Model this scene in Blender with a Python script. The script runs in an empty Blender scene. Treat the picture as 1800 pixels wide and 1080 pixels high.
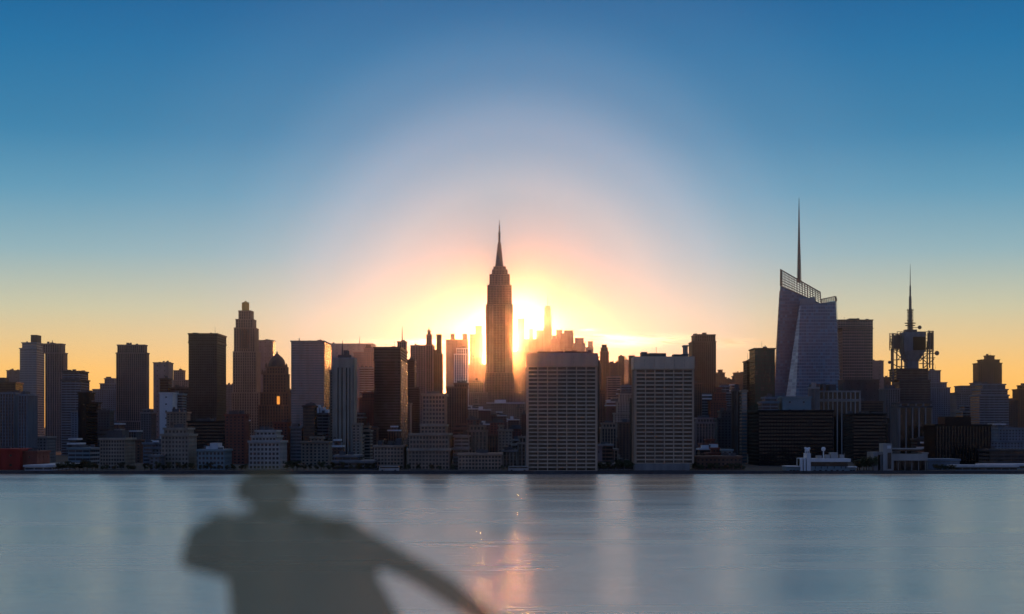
import bpy, bmesh, math, random
from mathutils import Vector, Matrix
R = math.radians
PI = math.pi
S = bpy.context.scene

# ------------------------------------------------------------------ camera, sky, sun, exposure
CAM_Z = 25.0
GZ = 1.2              # level of the far bank
F = 2770.0            # focal length in photograph pixels (photo is 1800 x 1080)
HOR = 756.0           # photo row of the horizon
cd = bpy.data.cameras.new('camera')
cam = bpy.data.objects.new('camera', cd)
S.collection.objects.link(cam)
cam.location = (0, 0, CAM_Z)
cam.rotation_euler = (R(90), 0, 0)
cd.sensor_width = 36.0
cd.lens = 36.0 * F / 1800.0
cd.shift_y = (HOR - 540.0) / 1800.0
cd.clip_start = 0.1
cd.clip_end = 60000
cd.dof.use_dof = True                 # wide open lens focused on the far shore: the person close by goes soft
cd.dof.focus_distance = 1800
cd.dof.aperture_fstop = 1.15
S.camera = cam

SUN_AZ = math.atan((903 - 900) / F)   # low behind the tall stone tower
SUN_EL = math.atan((HOR - 669) / F)
sun_dir = Vector((math.sin(SUN_AZ) * math.cos(SUN_EL), math.cos(SUN_AZ) * math.cos(SUN_EL), math.sin(SUN_EL)))
sd = bpy.data.lights.new('sun', 'SUN')
sd.energy = 2.1
sd.angle = R(3.6)
sd.color = (1.0, 0.33, 0.095)
sun = bpy.data.objects.new('sun', sd)
S.collection.objects.link(sun)
sun.rotation_euler = (-sun_dir).to_track_quat('-Z', 'Y').to_euler()

W = bpy.data.worlds.new('World')
S.world = W
W.use_nodes = True


def lin(c):
    out = []
    for v in c:
        v = v / 255.0
        out.append(v / 12.92 if v <= 0.04045 else ((v + 0.055) / 1.055) ** 2.4)
    return tuple(out)


class NT:
    """small helper round a node tree"""
    def __init__(self, tree):
        self.t = tree
        tree.nodes.clear()

    def n(self, typ, **kw):
        nd = self.t.nodes.new(typ)
        for k, v in kw.items():
            setattr(nd, k, v)
        return nd

    def put(self, sock, v):
        if hasattr(v, 'is_linked') or hasattr(v, 'links'):
            self.t.links.new(v, sock)
        elif v is not None:
            if isinstance(v, (tuple, list)) and len(v) == 3 and sock.type == 'RGBA':
                v = (*v, 1)
            sock.default_value = v

    def m(self, op, a, b=None, c=None, clamp=False):
        nd = self.n('ShaderNodeMath', operation=op, use_clamp=clamp)
        self.put(nd.inputs[0], a)
        self.put(nd.inputs[1], b)
        self.put(nd.inputs[2], c)
        return nd.outputs[0]

    def mix(self, f, a, b, blend='MIX'):
        nd = self.n('ShaderNodeMix', data_type='RGBA', blend_type=blend)
        nd.clamp_factor = True
        self.put(nd.inputs[0], f)
        self.put(nd.inputs[6], a)
        self.put(nd.inputs[7], b)
        return nd.outputs[2]

    def ramp(self, f, stops, interp='LINEAR'):
        nd = self.n('ShaderNodeValToRGB')
        nd.color_ramp.interpolation = interp
        e = nd.color_ramp.elements
        while len(e) < len(stops):
            e.new(0.5)
        for el, (p, c) in zip(e, stops):
            el.position = p
            el.color = (*c, 1) if len(c) == 3 else c
        self.put(nd.inputs[0], f)
        return nd.outputs[0]

    def rng(self, v, a, b, c, d, smooth=False):
        nd = self.n('ShaderNodeMapRange')
        nd.interpolation_type = 'SMOOTHSTEP' if smooth else 'LINEAR'
        nd.clamp = True
        for i, x in enumerate((v, a, b, c, d)):
            self.put(nd.inputs[i], x)
        return nd.outputs[0]

    def noise(self, vec, scale, detail=3, rough=0.5):
        nd = self.n('ShaderNodeTexNoise')
        self.put(nd.inputs['Vector'], vec)
        nd.inputs['Scale'].default_value = scale
        nd.inputs['Detail'].default_value = detail
        nd.inputs['Roughness'].default_value = rough
        return nd.outputs[0]

    def mapping(self, vec, scale):
        nd = self.n('ShaderNodeMapping')
        self.put(nd.inputs[0], vec)
        nd.inputs['Scale'].default_value = scale
        return nd.outputs[0]


def build_world():
    t = NT(W.node_tree)
    co = t.n('ShaderNodeTexCoord').outputs['Generated']
    nrm = t.n('ShaderNodeVectorMath', operation='NORMALIZE')
    t.put(nrm.inputs[0], co)
    d = nrm.outputs[0]
    sep = t.n('ShaderNodeSeparateXYZ')
    t.put(sep.inputs[0], d)
    elev = t.m('MULTIPLY', t.m('ARCSINE', sep.outputs[2]), 180 / PI)       # degrees above the horizon
    dot = t.n('ShaderNodeVectorMath', operation='DOT_PRODUCT')
    t.put(dot.inputs[0], d)
    dot.inputs[1].default_value = glow_dir
    ang = t.m('MULTIPLY', t.m('ARCCOSINE', t.m('MINIMUM', dot.outputs['Value'], 1.0)), 180 / PI)

    nish = t.n('ShaderNodeTexSky', sky_type='NISHITA', sun_disc=False)
    nish.sun_elevation = SUN_EL
    nish.sun_rotation = SUN_AZ
    nish.air_density = 1.0
    nish.dust_density = 1.2
    nish.ozone_density = 2.0

    # dusk colours by height above the horizon, in front (towards the sun) and behind
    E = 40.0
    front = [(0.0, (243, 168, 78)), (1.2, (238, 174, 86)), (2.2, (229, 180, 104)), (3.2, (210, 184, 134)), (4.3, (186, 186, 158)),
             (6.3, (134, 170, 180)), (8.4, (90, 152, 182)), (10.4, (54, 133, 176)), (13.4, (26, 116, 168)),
             (15.5, (12, 100, 156)), (19, (66, 114, 150)), (26, (176, 168, 158)), (40, (154, 148, 142))]  # pale upper band, out of view, added to brighten the water
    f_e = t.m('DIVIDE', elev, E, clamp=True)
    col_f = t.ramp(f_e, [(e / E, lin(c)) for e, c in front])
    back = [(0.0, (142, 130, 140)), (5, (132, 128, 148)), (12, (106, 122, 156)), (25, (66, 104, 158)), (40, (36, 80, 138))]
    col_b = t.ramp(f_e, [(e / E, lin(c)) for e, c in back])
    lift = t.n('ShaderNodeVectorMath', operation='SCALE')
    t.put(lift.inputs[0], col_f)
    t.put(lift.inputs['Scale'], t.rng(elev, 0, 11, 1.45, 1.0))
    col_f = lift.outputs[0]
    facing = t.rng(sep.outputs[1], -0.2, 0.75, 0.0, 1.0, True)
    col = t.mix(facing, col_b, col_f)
    ns = t.mix(1.0, nish.outputs[0], (0.06, 0.06, 0.06), 'MULTIPLY')
    col = t.mix(0.06, col, ns)
    # bright aureole round the low sun
    a_e = t.m('DIVIDE', ang, 16.0, clamp=True)
    glowf = t.ramp(a_e, [(0.0, (1, 1, 1)), (1.5 / 16, (.92,) * 3), (3.2 / 16, (.72,) * 3), (5.0 / 16, (.56,) * 3),
                         (7.0 / 16, (.37,) * 3), (9.5 / 16, (.16,) * 3), (12 / 16, (.05,) * 3), (1.0, (0, 0, 0))], 'EASE')
    warm = t.ramp(a_e, [(0, (.20, .27, .26)), (2.0 / 16, (.24, .32, .32)), (3.6 / 16, (.42, .47, .51)), (5.2 / 16, (.64, .62, .63)),
                        (7.5 / 16, lin((204, 208, 222))), (11 / 16, lin((150, 190, 220)))])
    col = t.mix(glowf, col, warm)
    # fine wisps of cloud low down near the sun
    az = t.m('MULTIPLY', t.m('ARCTAN2', sep.outputs[0], sep.outputs[1]), 180 / PI)
    cv = t.n('ShaderNodeCombineXYZ')
    t.put(cv.inputs[0], t.m('MULTIPLY', az, 0.55))
    t.put(cv.inputs[1], t.m('MULTIPLY', t.m('SUBTRACT', elev, t.m('MULTIPLY', az, -0.06)), 4.5))
    nz = t.noise(cv.outputs[0], 1.0, 5, 0.6)
    k = 180 / PI / F
    tot = None
    for px, py, hw, hh, am in ((1105, 601, 80, 9, 1.0), (1060, 592, 40, 5, .7), (1036, 581, 15, 3, .9), (1180, 597, 70, 8, .55), (1295, 604, 45, 7, .7),
                               (680, 604, 55, 6, .9), (745, 601, 30, 5, .8), (620, 607, 50, 5, .4), (1240, 612, 60, 4, .4)):
        u = t.m('POWER', t.m('ABSOLUTE', t.m('DIVIDE', t.m('SUBTRACT', az, (px - 900) * k), hw * k)), 2)
        w = t.m('POWER', t.m('ABSOLUTE', t.m('DIVIDE', t.m('SUBTRACT', elev, (HOR - py) * k), hh * k)), 2)
        g = t.m('MULTIPLY', t.m('EXPONENT', t.m('MULTIPLY', t.m('ADD', u, w), -1)), am)
        tot = g if tot is None else t.m('ADD', tot, g)
    cl = t.m('MULTIPLY', t.m('MULTIPLY', tot, t.rng(nz, 0.34, 0.62, 0.0, 1.3)), 1.0, clamp=True)
    near = t.ramp(t.m('DIVIDE', ang, 10, clamp=True), [(0, (2.4, 2.0, 1.5)), (.35, (2.1, 1.75, 1.25)), (.6, (1.5, 1.1, .66)), (1, (.95, .66, .36))])
    col = t.mix(t.m('MULTIPLY', cl, 0.9), col, near)
    nz2 = t.noise(cv.outputs[0], 2.0, 4, 0.55)
    dk = t.m('MULTIPLY', t.m('MULTIPLY', tot, t.rng(nz2, 0.52, 0.66, 0, 1, True)), t.rng(az, 3.5, 5.5, 0.15, 0.55))
    col = t.mix(dk, col, lin((188, 132, 80)))
    # the glare in the air right round the sun itself
    core = t.m('EXPONENT', t.m('MULTIPLY', t.m('POWER', t.m('DIVIDE', ang, 1.15), 2), -1.0))
    cc = t.mix(core, (0, 0, 0), (CORE[0], CORE[1], CORE[2]))
    col = t.mix(1.0, col, cc, 'ADD')
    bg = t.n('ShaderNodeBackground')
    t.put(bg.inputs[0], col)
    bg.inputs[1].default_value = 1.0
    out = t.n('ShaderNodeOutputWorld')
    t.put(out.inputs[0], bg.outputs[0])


CORE = (1.0, 0.95, 0.8)
GLOW_AZ, GLOW_EL = math.atan((905 - 900) / F), math.atan((HOR - 585) / F)
glow_dir = Vector((math.sin(GLOW_AZ) * math.cos(GLOW_EL), math.cos(GLOW_AZ) * math.cos(GLOW_EL), math.sin(GLOW_EL)))
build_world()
W.cycles.sampling_method = 'MANUAL'
W.cycles.sample_map_resolution = 2048

S.view_settings.view_transform = 'Standard'
S.view_settings.look = 'None'
S.view_settings.exposure = 0.0
S.view_settings.gamma = 1.0
S.view_settings.use_curve_mapping = False
S.render.engine = 'CYCLES'
S.cycles.use_denoising = True
S.cycles.max_bounces = 6
S.cycles.diffuse_bounces = 2
S.cycles.glossy_bounces = 3
S.cycles.transparent_max_bounces = 12
S.cycles.volume_bounces = 0
S.cycles.caustics_reflective = False
S.cycles.caustics_refractive = False
S.cycles.sample_clamp_indirect = 4.0

# ------------------------------------------------------------------ helpers
COL = S.collection


class MB:
    """collects faces and links them as ONE mesh object"""
    def __init__(self):
        self.v = []
        self.f = []
        self.smooth = False

    def face(self, pts):
        b = len(self.v)
        self.v.extend([tuple(p) for p in pts])
        self.f.append(tuple(range(b, b + len(pts))))

    def box(self, x0, x1, y0, y1, z0, z1, skip=''):
        b = len(self.v)
        self.v.extend([(x0, y0, z0), (x1, y0, z0), (x1, y1, z0), (x0, y1, z0), (x0, y0, z1), (x1, y0, z1), (x1, y1, z1), (x0, y1, z1)])
        fs = {'b': (0, 3, 2, 1), 't': (4, 5, 6, 7), 'f': (0, 1, 5, 4), 'r': (1, 2, 6, 5), 'k': (2, 3, 7, 6), 'l': (3, 0, 4, 7)}
        for k, q in fs.items():
            if k not in skip:
                self.f.append(tuple(b + i for i in q))

    def hexa(self, bot, top):
        """a box from four bottom and four top corners (counter-clockwise from above)"""
        b = len(self.v)
        self.v.extend([tuple(p) for p in bot] + [tuple(p) for p in top])
        n = len(bot)
        self.f.append(tuple(b + i for i in reversed(range(n))))
        self.f.append(tuple(b + n + i for i in range(n)))
        for i in range(n):
            j = (i + 1) % n
            self.f.append((b + i, b + j, b + n + j, b + n + i))

    def lathe(self, prof, n=16, c=(0, 0), cap=True):
        """prof: list of (radius, z)"""
        b = len(self.v)
        for r, z in prof:
            for k in range(n):
                a = 2 * PI * k / n
                self.v.append((c[0] + r * math.cos(a), c[1] + r * math.sin(a), z))
        for i in range(len(prof) - 1):
            for k in range(n):
                k2 = (k + 1) % n
                self.f.append((b + i * n + k, b + i * n + k2, b + (i + 1) * n + k2, b + (i + 1) * n + k))
        if cap:
            self.f.append(tuple(b + k for k in reversed(range(n))))
            m = b + (len(prof) - 1) * n
            self.f.append(tuple(m + k for k in range(n)))

    def bar(self, p, q, r, n=5):
        p, q = Vector(p), Vector(q)
        ax = (q - p).normalized()
        u = ax.orthogonal().normalized()
        w = ax.cross(u)
        b = len(self.v)
        for e in (p, q):
            for k in range(n):
                a = 2 * PI * k / n
                self.v.append(tuple(e + u * (r * math.cos(a)) + w * (r * math.sin(a))))
        for k in range(n):
            k2 = (k + 1) % n
            self.f.append((b + k, b + k2, b + n + k2, b + n + k))
        self.f.append(tuple(b + k for k in reversed(range(n))))
        self.f.append(tuple(b + n + k for k in range(n)))

    def build(self, name, mat, parent=None):
        me = bpy.data.meshes.new(name)
        me.from_pydata(self.v, [], self.f)
        me.validate()
        me.materials.append(mat)
        if self.smooth:
            for p in me.polygons:
                p.use_smooth = True
        o = bpy.data.objects.new(name, me)
        COL.objects.link(o)
        if parent is not None:
            o.parent = parent
        return o


def empty(name, label, cat, loc, rz=0.0, group=None):
    o = bpy.data.objects.new(name, None)
    o.empty_display_size = 2
    COL.objects.link(o)
    o.location = loc
    o.rotation_euler = (0, 0, rz)
    o['label'] = label
    o['category'] = cat
    if group:
        o['group'] = group
    return o


def struct(o):
    o['kind'] = 'structure'
    return o


def wx(px, Y):
    return (px - 900.0) / F * Y


def wz(py, Y):
    return CAM_Z + (HOR - py) / F * Y


# ------------------------------------------------------------------ materials
def new_mat(name):
    m = bpy.data.materials.new(name)
    m.use_nodes = True
    return m, NT(m.node_tree)


def finish(t, col, rough=0.7, spec=0.4, metal=0.0, bump=None, bstr=0.3, bdist=0.1):
    p = t.n('ShaderNodeBsdfPrincipled')
    t.put(p.inputs['Base Color'], col)
    t.put(p.inputs['Roughness'], rough)
    p.inputs['Specular IOR Level'].default_value = spec
    t.put(p.inputs['Metallic'], metal)
    if bump is not None:
        b = t.n('ShaderNodeBump')
        b.inputs['Strength'].default_value = bstr
        b.inputs['Distance'].default_value = bdist
        t.put(b.inputs['Height'], bump)
        t.put(p.inputs['Normal'], b.outputs[0])
    o = t.n('ShaderNodeOutputMaterial')
    t.put(o.inputs[0], p.outputs[0])
    return p


def wall_mat(name, c, rough=0.75, var=0.35):
    """masonry or cladding with weather stains running down"""
    m, t = new_mat(name)
    co = t.n('ShaderNodeTexCoord').outputs['Object']
    oi = t.n('ShaderNodeObjectInfo').outputs['Random']
    st = t.noise(t.mapping(co, (0.25, 0.25, 0.03)), 1.0, 4, 0.6)
    pa = t.noise(co, 0.07, 3, 0.5)
    k = t.m('ADD', t.m('MULTIPLY', st, 0.6), t.m('MULTIPLY', pa, 0.4))
    k = t.rng(k, 0.3, 0.7, 1 - var, 1 + var)
    k = t.m('MULTIPLY', k, t.rng(oi, 0, 1, 0.88, 1.12))
    cv = t.n('ShaderNodeCombineXYZ')
    for i in range(3):
        t.put(cv.inputs[i], t.m('MULTIPLY', k, c[i]))
    finish(t, cv.outputs[0], rough, 0.22)
    return m


def glass_mat(name, c, rough=0.12, spec=0.35, fw=3.0, fh=3.8, blind=0.15):
    """window glass; some panes have blinds down, panes tilt a hair against each other"""
    m, t = new_mat(name)
    co = t.n('ShaderNodeTexCoord').outputs['Object']
    sep = t.n('ShaderNodeSeparateXYZ')
    t.put(sep.inputs[0], co)
    u = t.m('FLOOR', t.m('DIVIDE', t.m('ADD', sep.outputs[0], sep.outputs[1]), fw))
    w = t.m('FLOOR', t.m('DIVIDE', sep.outputs[2], fh))
    cv = t.n('ShaderNodeCombineXYZ')
    t.put(cv.inputs[0], u)
    t.put(cv.inputs[1], w)
    t.put(cv.inputs[2], t.n('ShaderNodeObjectInfo').outputs['Random'])
    wn = t.n('ShaderNodeTexWhiteNoise', noise_dimensions='3D')
    t.put(wn.inputs['Vector'], cv.outputs[0])
    v = wn.outputs['Value']
    bl = t.rng(v, 1 - blind, 1.0, 0, 1)
    col = t.mix(t.m('MULTIPLY', bl, 0.7), c, (0.09, 0.085, 0.075))
    p = finish(t, col, rough, spec)
    p.inputs['IOR'].default_value = 1.6
    # each pane leans a little its own way
    vs = t.n('ShaderNodeVectorMath', operation='SUBTRACT')
    t.put(vs.inputs[0], wn.outputs['Color'])
    vs.inputs[1].default_value = (0.5, 0.5, 0.5)
    sc = t.n('ShaderNodeVectorMath', operation='SCALE')
    t.put(sc.inputs[0], vs.outputs[0])
    sc.inputs['Scale'].default_value = 0.035
    ad = t.n('ShaderNodeVectorMath', operation='ADD')
    t.put(ad.inputs[0], t.n('ShaderNodeNewGeometry').outputs['Normal'])
    t.put(ad.inputs[1], sc.outputs[0])
    no = t.n('ShaderNodeVectorMath', operation='NORMALIZE')
    t.put(no.inputs[0], ad.outputs[0])
    t.put(p.inputs['Normal'], no.outputs[0])
    return m


def curtain_mat(name, glass, line, fw=3.0, fh=4.0, lw=0.12, rough=0.15, spec=0.7):
    """curtain wall: glass sheets between thin mullions and slab edges"""
    m, t = new_mat(name)
    co = t.n('ShaderNodeTexCoord').outputs['Object']
    sep = t.n('ShaderNodeSeparateXYZ')
    t.put(sep.inputs[0], co)
    a = t.m('DIVIDE', t.m('ADD', sep.outputs[0], t.m('MULTIPLY', sep.outputs[1], 0.93)), fw)
    b = t.m('DIVIDE', sep.outputs[2], fh)
    la = t.m('LESS_THAN', t.m('FRACT', a), lw)
    lb = t.m('LESS_THAN', t.m('FRACT', b), lw * 2.2)
    li = t.m('MAXIMUM', t.m('MULTIPLY', la, 0.55), lb)
    cv = t.n('ShaderNodeCombineXYZ')
    t.put(cv.inputs[0], t.m('FLOOR', a))
    t.put(cv.inputs[1], t.m('FLOOR', b))
    wn = t.n('ShaderNodeTexWhiteNoise', noise_dimensions='2D')
    t.put(wn.inputs['Vector'], cv.outputs[0])
    g = t.mix(t.m('MULTIPLY', t.m('POWER', wn.outputs['Value'], 3), 0.5), glass, tuple(min(1, x * 3 + .02) for x in glass))
    col = t.mix(li, g, line)
    rg = t.m('ADD', rough, t.m('MULTIPLY', li, 0.4))
    finish(t, col, rg, spec)
    return m


WALL = {
    'concrete': wall_mat('concrete', (0.28, 0.26, 0.25)),
    'tan': wall_mat('tan_stone', (0.30, 0.235, 0.18)),
    'beige': wall_mat('beige_brick', (0.34, 0.285, 0.23)),
    'stucco': wall_mat('warm_pale_brick', (0.42, 0.31, 0.235), var=0.25),
    'brick': wall_mat('brown_brick', (0.17, 0.095, 0.07)),
    'red': wall_mat('red_cladding', (0.30, 0.035, 0.03)),
    'redbrick': wall_mat('red_brick', (0.22, 0.08, 0.06)),
    'brown': wall_mat('dark_brown_metal', (0.085, 0.06, 0.05), 0.5),
    'black': wall_mat('black_metal', (0.016, 0.016, 0.018), 0.85),
    'dark': wall_mat('dark_stone', (0.07, 0.07, 0.078)),
    'pale': wall_mat('pale_stone', (0.40, 0.375, 0.35), var=0.25),
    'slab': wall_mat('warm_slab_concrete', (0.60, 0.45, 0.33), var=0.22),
    'white': wall_mat('white_paint', (0.72, 0.72, 0.72), 0.6, 0.15),
    'grey': wall_mat('grey_stone', (0.17, 0.175, 0.185)),
    'blue': wall_mat('blue_grey_panel', (0.17, 0.21, 0.26)),
    'teal': wall_mat('teal_panel', (0.20, 0.27, 0.30), 0.6, 0.12),
    'pink': wall_mat('pink_granite', (0.33, 0.23, 0.21)),
    'copper': wall_mat('gilded_copper', (0.85, 0.50, 0.09), 0.3, 0.15),
    'roof': wall_mat('roof_felt', (0.10, 0.10, 0.105), 0.9),
    'paleroof': wall_mat('pale_roof_coating', (0.62, 0.63, 0.65), 0.85, 0.2),
    'steel': wall_mat('painted_steel', (0.10, 0.10, 0.11), 0.5, 0.2),
}
GLASS = {
    'dark': glass_mat('dark_glass', (0.014, 0.016, 0.02)),
    'blue': glass_mat('blue_glass', (0.03, 0.045, 0.06), blind=0.35),
    'bronze': glass_mat('bronze_glass', (0.035, 0.022, 0.014), blind=0.2),
    'green': glass_mat('green_glass', (0.006, 0.045, 0.03), blind=0.1),
    'black': glass_mat('black_glass', (0.008, 0.008, 0.009), blind=0.03),
    'mirror': glass_mat('silver_glass', (0.10, 0.15, 0.18), 0.1, 0.9, blind=0.3),
}

# styles: bay width, floor height, pier share, spandrel share, pier depth, spandrel depth
STYLE = {
    'grid': (4.2, 3.6, 0.30, 0.36, 0.5, 0.3),
    'punched': (4.0, 3.4, 0.52, 0.50, 0.35, 0.3),
    'ribs': (3.4, 3.8, 0.42, 0.16, 0.7, 0.1),
    'bands': (7.5, 3.9, 0.06, 0.46, 0.2, 0.35),
    'glassy': (3.2, 4.0, 0.10, 0.22, 0.2, 0.12),
    'wideribs': (7.5, 3.8, 0.34, 0.10, 1.0, 0.15),
    'plain': (9.0, 6.0, 0.86, 0.80, 0.3, 0.2),
}
STEP = 1.2          # height of each roof slab


def lattice(mb, w0, w1, z0, z1, st, put, fpx=None):
    bw, fh, pr, sr, pd, sdp = st
    Wd, H = w1 - w0, z1 - z0
    nb = max(1, round(Wd / bw))
    nf = max(1, round(H / fh))
    b = Wd / nb
    pw = b * pr
    for i in range(nb + 1):
        c = w0 + i * b
        a0, a1 = max(w0, c - pw / 2), min(w1, c + pw / 2)
        put(mb, a0, a1, z0, z1, pd, True)
    f = H / nf
    sh = f * sr
    for j in range(nf + 1):
        c = z0 + j * f
        a0, a1 = max(z0, c - sh / 2), min(z1, c + sh / 2)
        if a1 - a0 > 0.02:
            put(mb, w0, w1, a0, a1, sdp, False)


def faces_of(x0, x1, y0, y1):
    """put() functions for the front, left and right face of a box"""
    def front(mb, a0, a1, b0, b1, d, pier):
        mb.box(a0, a1, y0 - d, y0, b0, b1, 'ktb' if pier else 'klr')

    def left(mb, a0, a1, b0, b1, d, pier):
        mb.box(x0 - d, x0, a0, a1, b0, b1, 'rtb' if pier else 'rfk')

    def right(mb, a0, a1, b0, b1, d, pier):
        mb.box(x1, x1 + d, a0, a1, b0, b1, 'ltb' if pier else 'lfk')
    return [(x0, x1, front), (y0, y1, left), (y0, y1, right)]


def tank_mesh(mb, c, z, s=1.0):
    for dx in (-1.2, 1.2):
        for dy in (-1.2, 1.2):
            mb.bar((c[0] + dx * s, c[1] + dy * s, z), (c[0] + dx * s, c[1] + dy * s, z + 3 * s), 0.18 * s, 4)
    mb.lathe([(1.9 * s, z + 3 * s), (1.9 * s, z + 6.6 * s), (2.0 * s, z + 6.7 * s), (0.1, z + 8.2 * s)], 10, c)


def tower(name, label, Y, tiers, style='grid', wall='concrete', glass='dark', depth=None, side=None, rot=0.0,
          plants=(), tanks=(), masts=(), windows=False, roof='roof', cat=None, group=None, topcol=None, clutter=True, ground=GZ):
    """tiers: (x0, x1, ytop) in photo pixels from the ground up, at the distance Y of the front face"""
    rnd = random.Random(label)
    x0, x1 = tiers[0][0], tiers[0][1]
    w0 = (x1 - x0) / F * Y
    if side:
        edge = min(abs(x0 - 900), abs(x1 - 900))
        depth = side * Y / max(1.0, edge - side)
    if depth is None:
        depth = min(max(w0 * 0.8, 16), 42)
    cx = (wx(x0, Y) + wx(x1, Y)) / 2
    cy = Y + depth / 2
    root = empty(name, label, cat or name.replace('_', ' '), (cx, cy, ground), R(rot), group)
    st = STYLE[style] if isinstance(style, str) else style
    if isinstance(style, str) and style != 'plain':
        k = .62 if Y < 1700 else .72
        st = (st[0] * k, st[1] * k, st[2], st[3], st[4] * .7, st[5] * .7)
    core, wl = MB(), MB()
    slabs = []
    win = []
    z = 0.0
    prev = None
    for i, tr in enumerate(tiers):
        a, b, top = tr[:3]
        d = depth * (tr[3] if len(tr) > 3 else min(1.0, ((b - a) / (x1 - x0)) ** 0.8))
        yf = -d / 2
        Yf = cy + yf
        k = Yf / Y
        xa, xb = wx(a, Yf) - cx, wx(b, Yf) - cx
        zt = wz(top, Yf) - ground - STEP
        if zt < z + 2:
            zt = z + 2
        core.box(xa, xb, yf, d / 2, z, zt, 'tb')
        for w0_, w1_, put in faces_of(xa, xb, yf, d / 2):
            lattice(wl, w0_, w1_, z, zt, st, put)
        rf = MB()
        rf.box(xa - 0.9, xb + 0.9, yf - 0.9, d / 2 + 0.9, zt, zt + STEP)
        slabs.append(rf)
        if windows:
            win.append((xa, xb, yf, d, z, zt))
        prev = (xa, xb, yf, d / 2, zt + STEP)
        z = zt + STEP
    core.build('glazing', GLASS[glass], root)
    wl.build('wall', WALL[wall], root)
    for rf in slabs:
        r = rf.build('roof', WALL[topcol or wall], root)
    # rooftop plant rooms, tanks and masts
    xa, xb, yf, yb, zr = prev
    for (a, b, top) in plants:
        m = MB()
        yp = yf + (yb - yf) * rnd.uniform(0.15, 0.3)
        yq = yf + (yb - yf) * rnd.uniform(0.7, 0.85)
        Yp = cy + yp
        m.box(wx(a, Yp) - cx, wx(b, Yp) - cx, yp, yq, zr, max(wz(top, Yp) - ground, zr + 1.2))
        m.build('plant_room', WALL[roof], r)
    for (px, top) in tanks:
        m = MB()
        yp = yf + (yb - yf) * rnd.uniform(0.2, 0.5)
        h = wz(top, cy + yp) - ground - zr
        tank_mesh(m, (wx(px, cy + yp) - cx, yp), zr, max(0.5, h / 8.2))
        m.build('water_tank', WALL['brown'], r)
    for (px, top) in masts:
        m = MB()
        h = wz(top, cy) - ground
        m.lathe([(0.7, zr), (0.5, zr + (h - zr) * .5), (0.15, h)], 6, (wx(px, cy) - cx, 0))
        m.build('mast', WALL['steel'], r)
    if clutter and (xb - xa) > 8:
        for q in range(rnd.randint(2, 5)):
            m = MB()
            s = rnd.uniform(0.8, 2.2)
            px = rnd.uniform(xa + 2, xb - 2)
            py = rnd.uniform(yf + 1.5, max(yf + 2, yb - 3))
            h = rnd.uniform(0.8, 2.6)
            m.box(px - s, px + s, py, py + s, zr - .01 * q, zr + h)
            m.build('roof_vent', WALL['steel'], r)
        if rnd.random() < .5:
            m = MB()
            px = rnd.uniform(xa + 2, xb - 2)
            m.bar((px, 0, zr), (px, 0, zr + rnd.uniform(4, 8)), 0.15, 4)
            m.build('aerial', WALL['steel'], r)
    if windows:
        put_windows(root, win, st, GLASS[glass])
    return root


def put_windows(root, win, st, mat, per_floor=1):
    """single window panes on the front (each an object), at most 100 for a building; the rest one part"""
    bw, fh, pr, sr, pd, sdp = st
    spots = []
    for (xa, xb, yf, d, z0, z1) in win:
        nb = max(1, round((xb - xa) / bw))
        nf = max(1, round((z1 - z0) / fh))
        b, f = (xb - xa) / nb, (z1 - z0) / nf
        for j in range(nf):
            for i in range(nb):
                spots.append((xa + (i + .5) * b, yf, z0 + (j + .5) * f, b * (1 - pr), f * (1 - sr)))
    spots.sort(key=lambda s: -s[2])
    meshes = {}
    rest = MB()
    for n, (x, y, z, w, h) in enumerate(spots):
        w -= 0.3
        h -= 0.25
        if n < 100:
            key = (round(w, 2), round(h, 2))
            if key not in meshes:
                m = bpy.data.meshes.new('window')
                tmp = MB()
                tmp.box(-w / 2, w / 2, -0.08, 0, -h / 2, h / 2, 'k')
                m.from_pydata(tmp.v, [], tmp.f)
                m.materials.append(mat)
                meshes[key] = m
            o = bpy.data.objects.new('window', meshes[key])
            COL.objects.link(o)
            o.parent = root
            o.location = (x, y, z)
        else:
            rest.box(x - w / 2, x + w / 2, y - 0.08, y, z - h / 2, z + h / 2, 'k')
    if rest.f:
        o = rest.build('lower_windows', mat, root)
        o['kind'] = 'stuff'


# ------------------------------------------------------------------ the setting: water, ground, road, hills
def water_mat():
    m, t = new_mat('river_water')
    co = t.n('ShaderNodeTexCoord').outputs['Object']
    big = t.noise(t.mapping(co, (0.0035, 0.022, 1)), 1.0, 4, 0.55)      # long lazy wind lanes across the river
    mid = t.noise(t.mapping(co, (0.012, 0.11, 1)), 1.0, 3, 0.5)
    fine = t.noise(t.mapping(co, (0.06, 0.9, 1)), 1.0, 3, 0.6)
    lane = t.m('ADD', t.m('MULTIPLY', big, 0.65), t.m('MULTIPLY', mid, 0.35))
    rg = t.rng(lane, 0.35, 0.65, 0.19, 0.31)
    col = t.mix(t.rng(lane, 0.35, 0.65, 0, 1), WATER_A, WATER_B)
    p = finish(t, col, rg, 0.5)
    p.inputs['IOR'].default_value = 1.6
    p.inputs['Metallic'].default_value = 0.85
    p.inputs['Specular Tint'].default_value = (1.0, 0.93, 0.86, 1)
    b = t.n('ShaderNodeBump')
    b.inputs['Strength'].default_value = 0.35
    b.inputs['Distance'].default_value = 0.30
    t.put(b.inputs['Height'], t.m('ADD', fine, t.m('MULTIPLY', mid, 0.5)))
    t.put(p.inputs['Normal'], b.outputs[0])
    return m


WATER_A = (0.74, 0.70, 0.65)
WATER_B = (0.84, 0.79, 0.72)
mb = MB()
mb.face([(-2600, -250, 0), (2600, -250, 0), (2600, 897, 0), (-2600, 897, 0)])
struct(mb.build('water', water_mat(), None))

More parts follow.
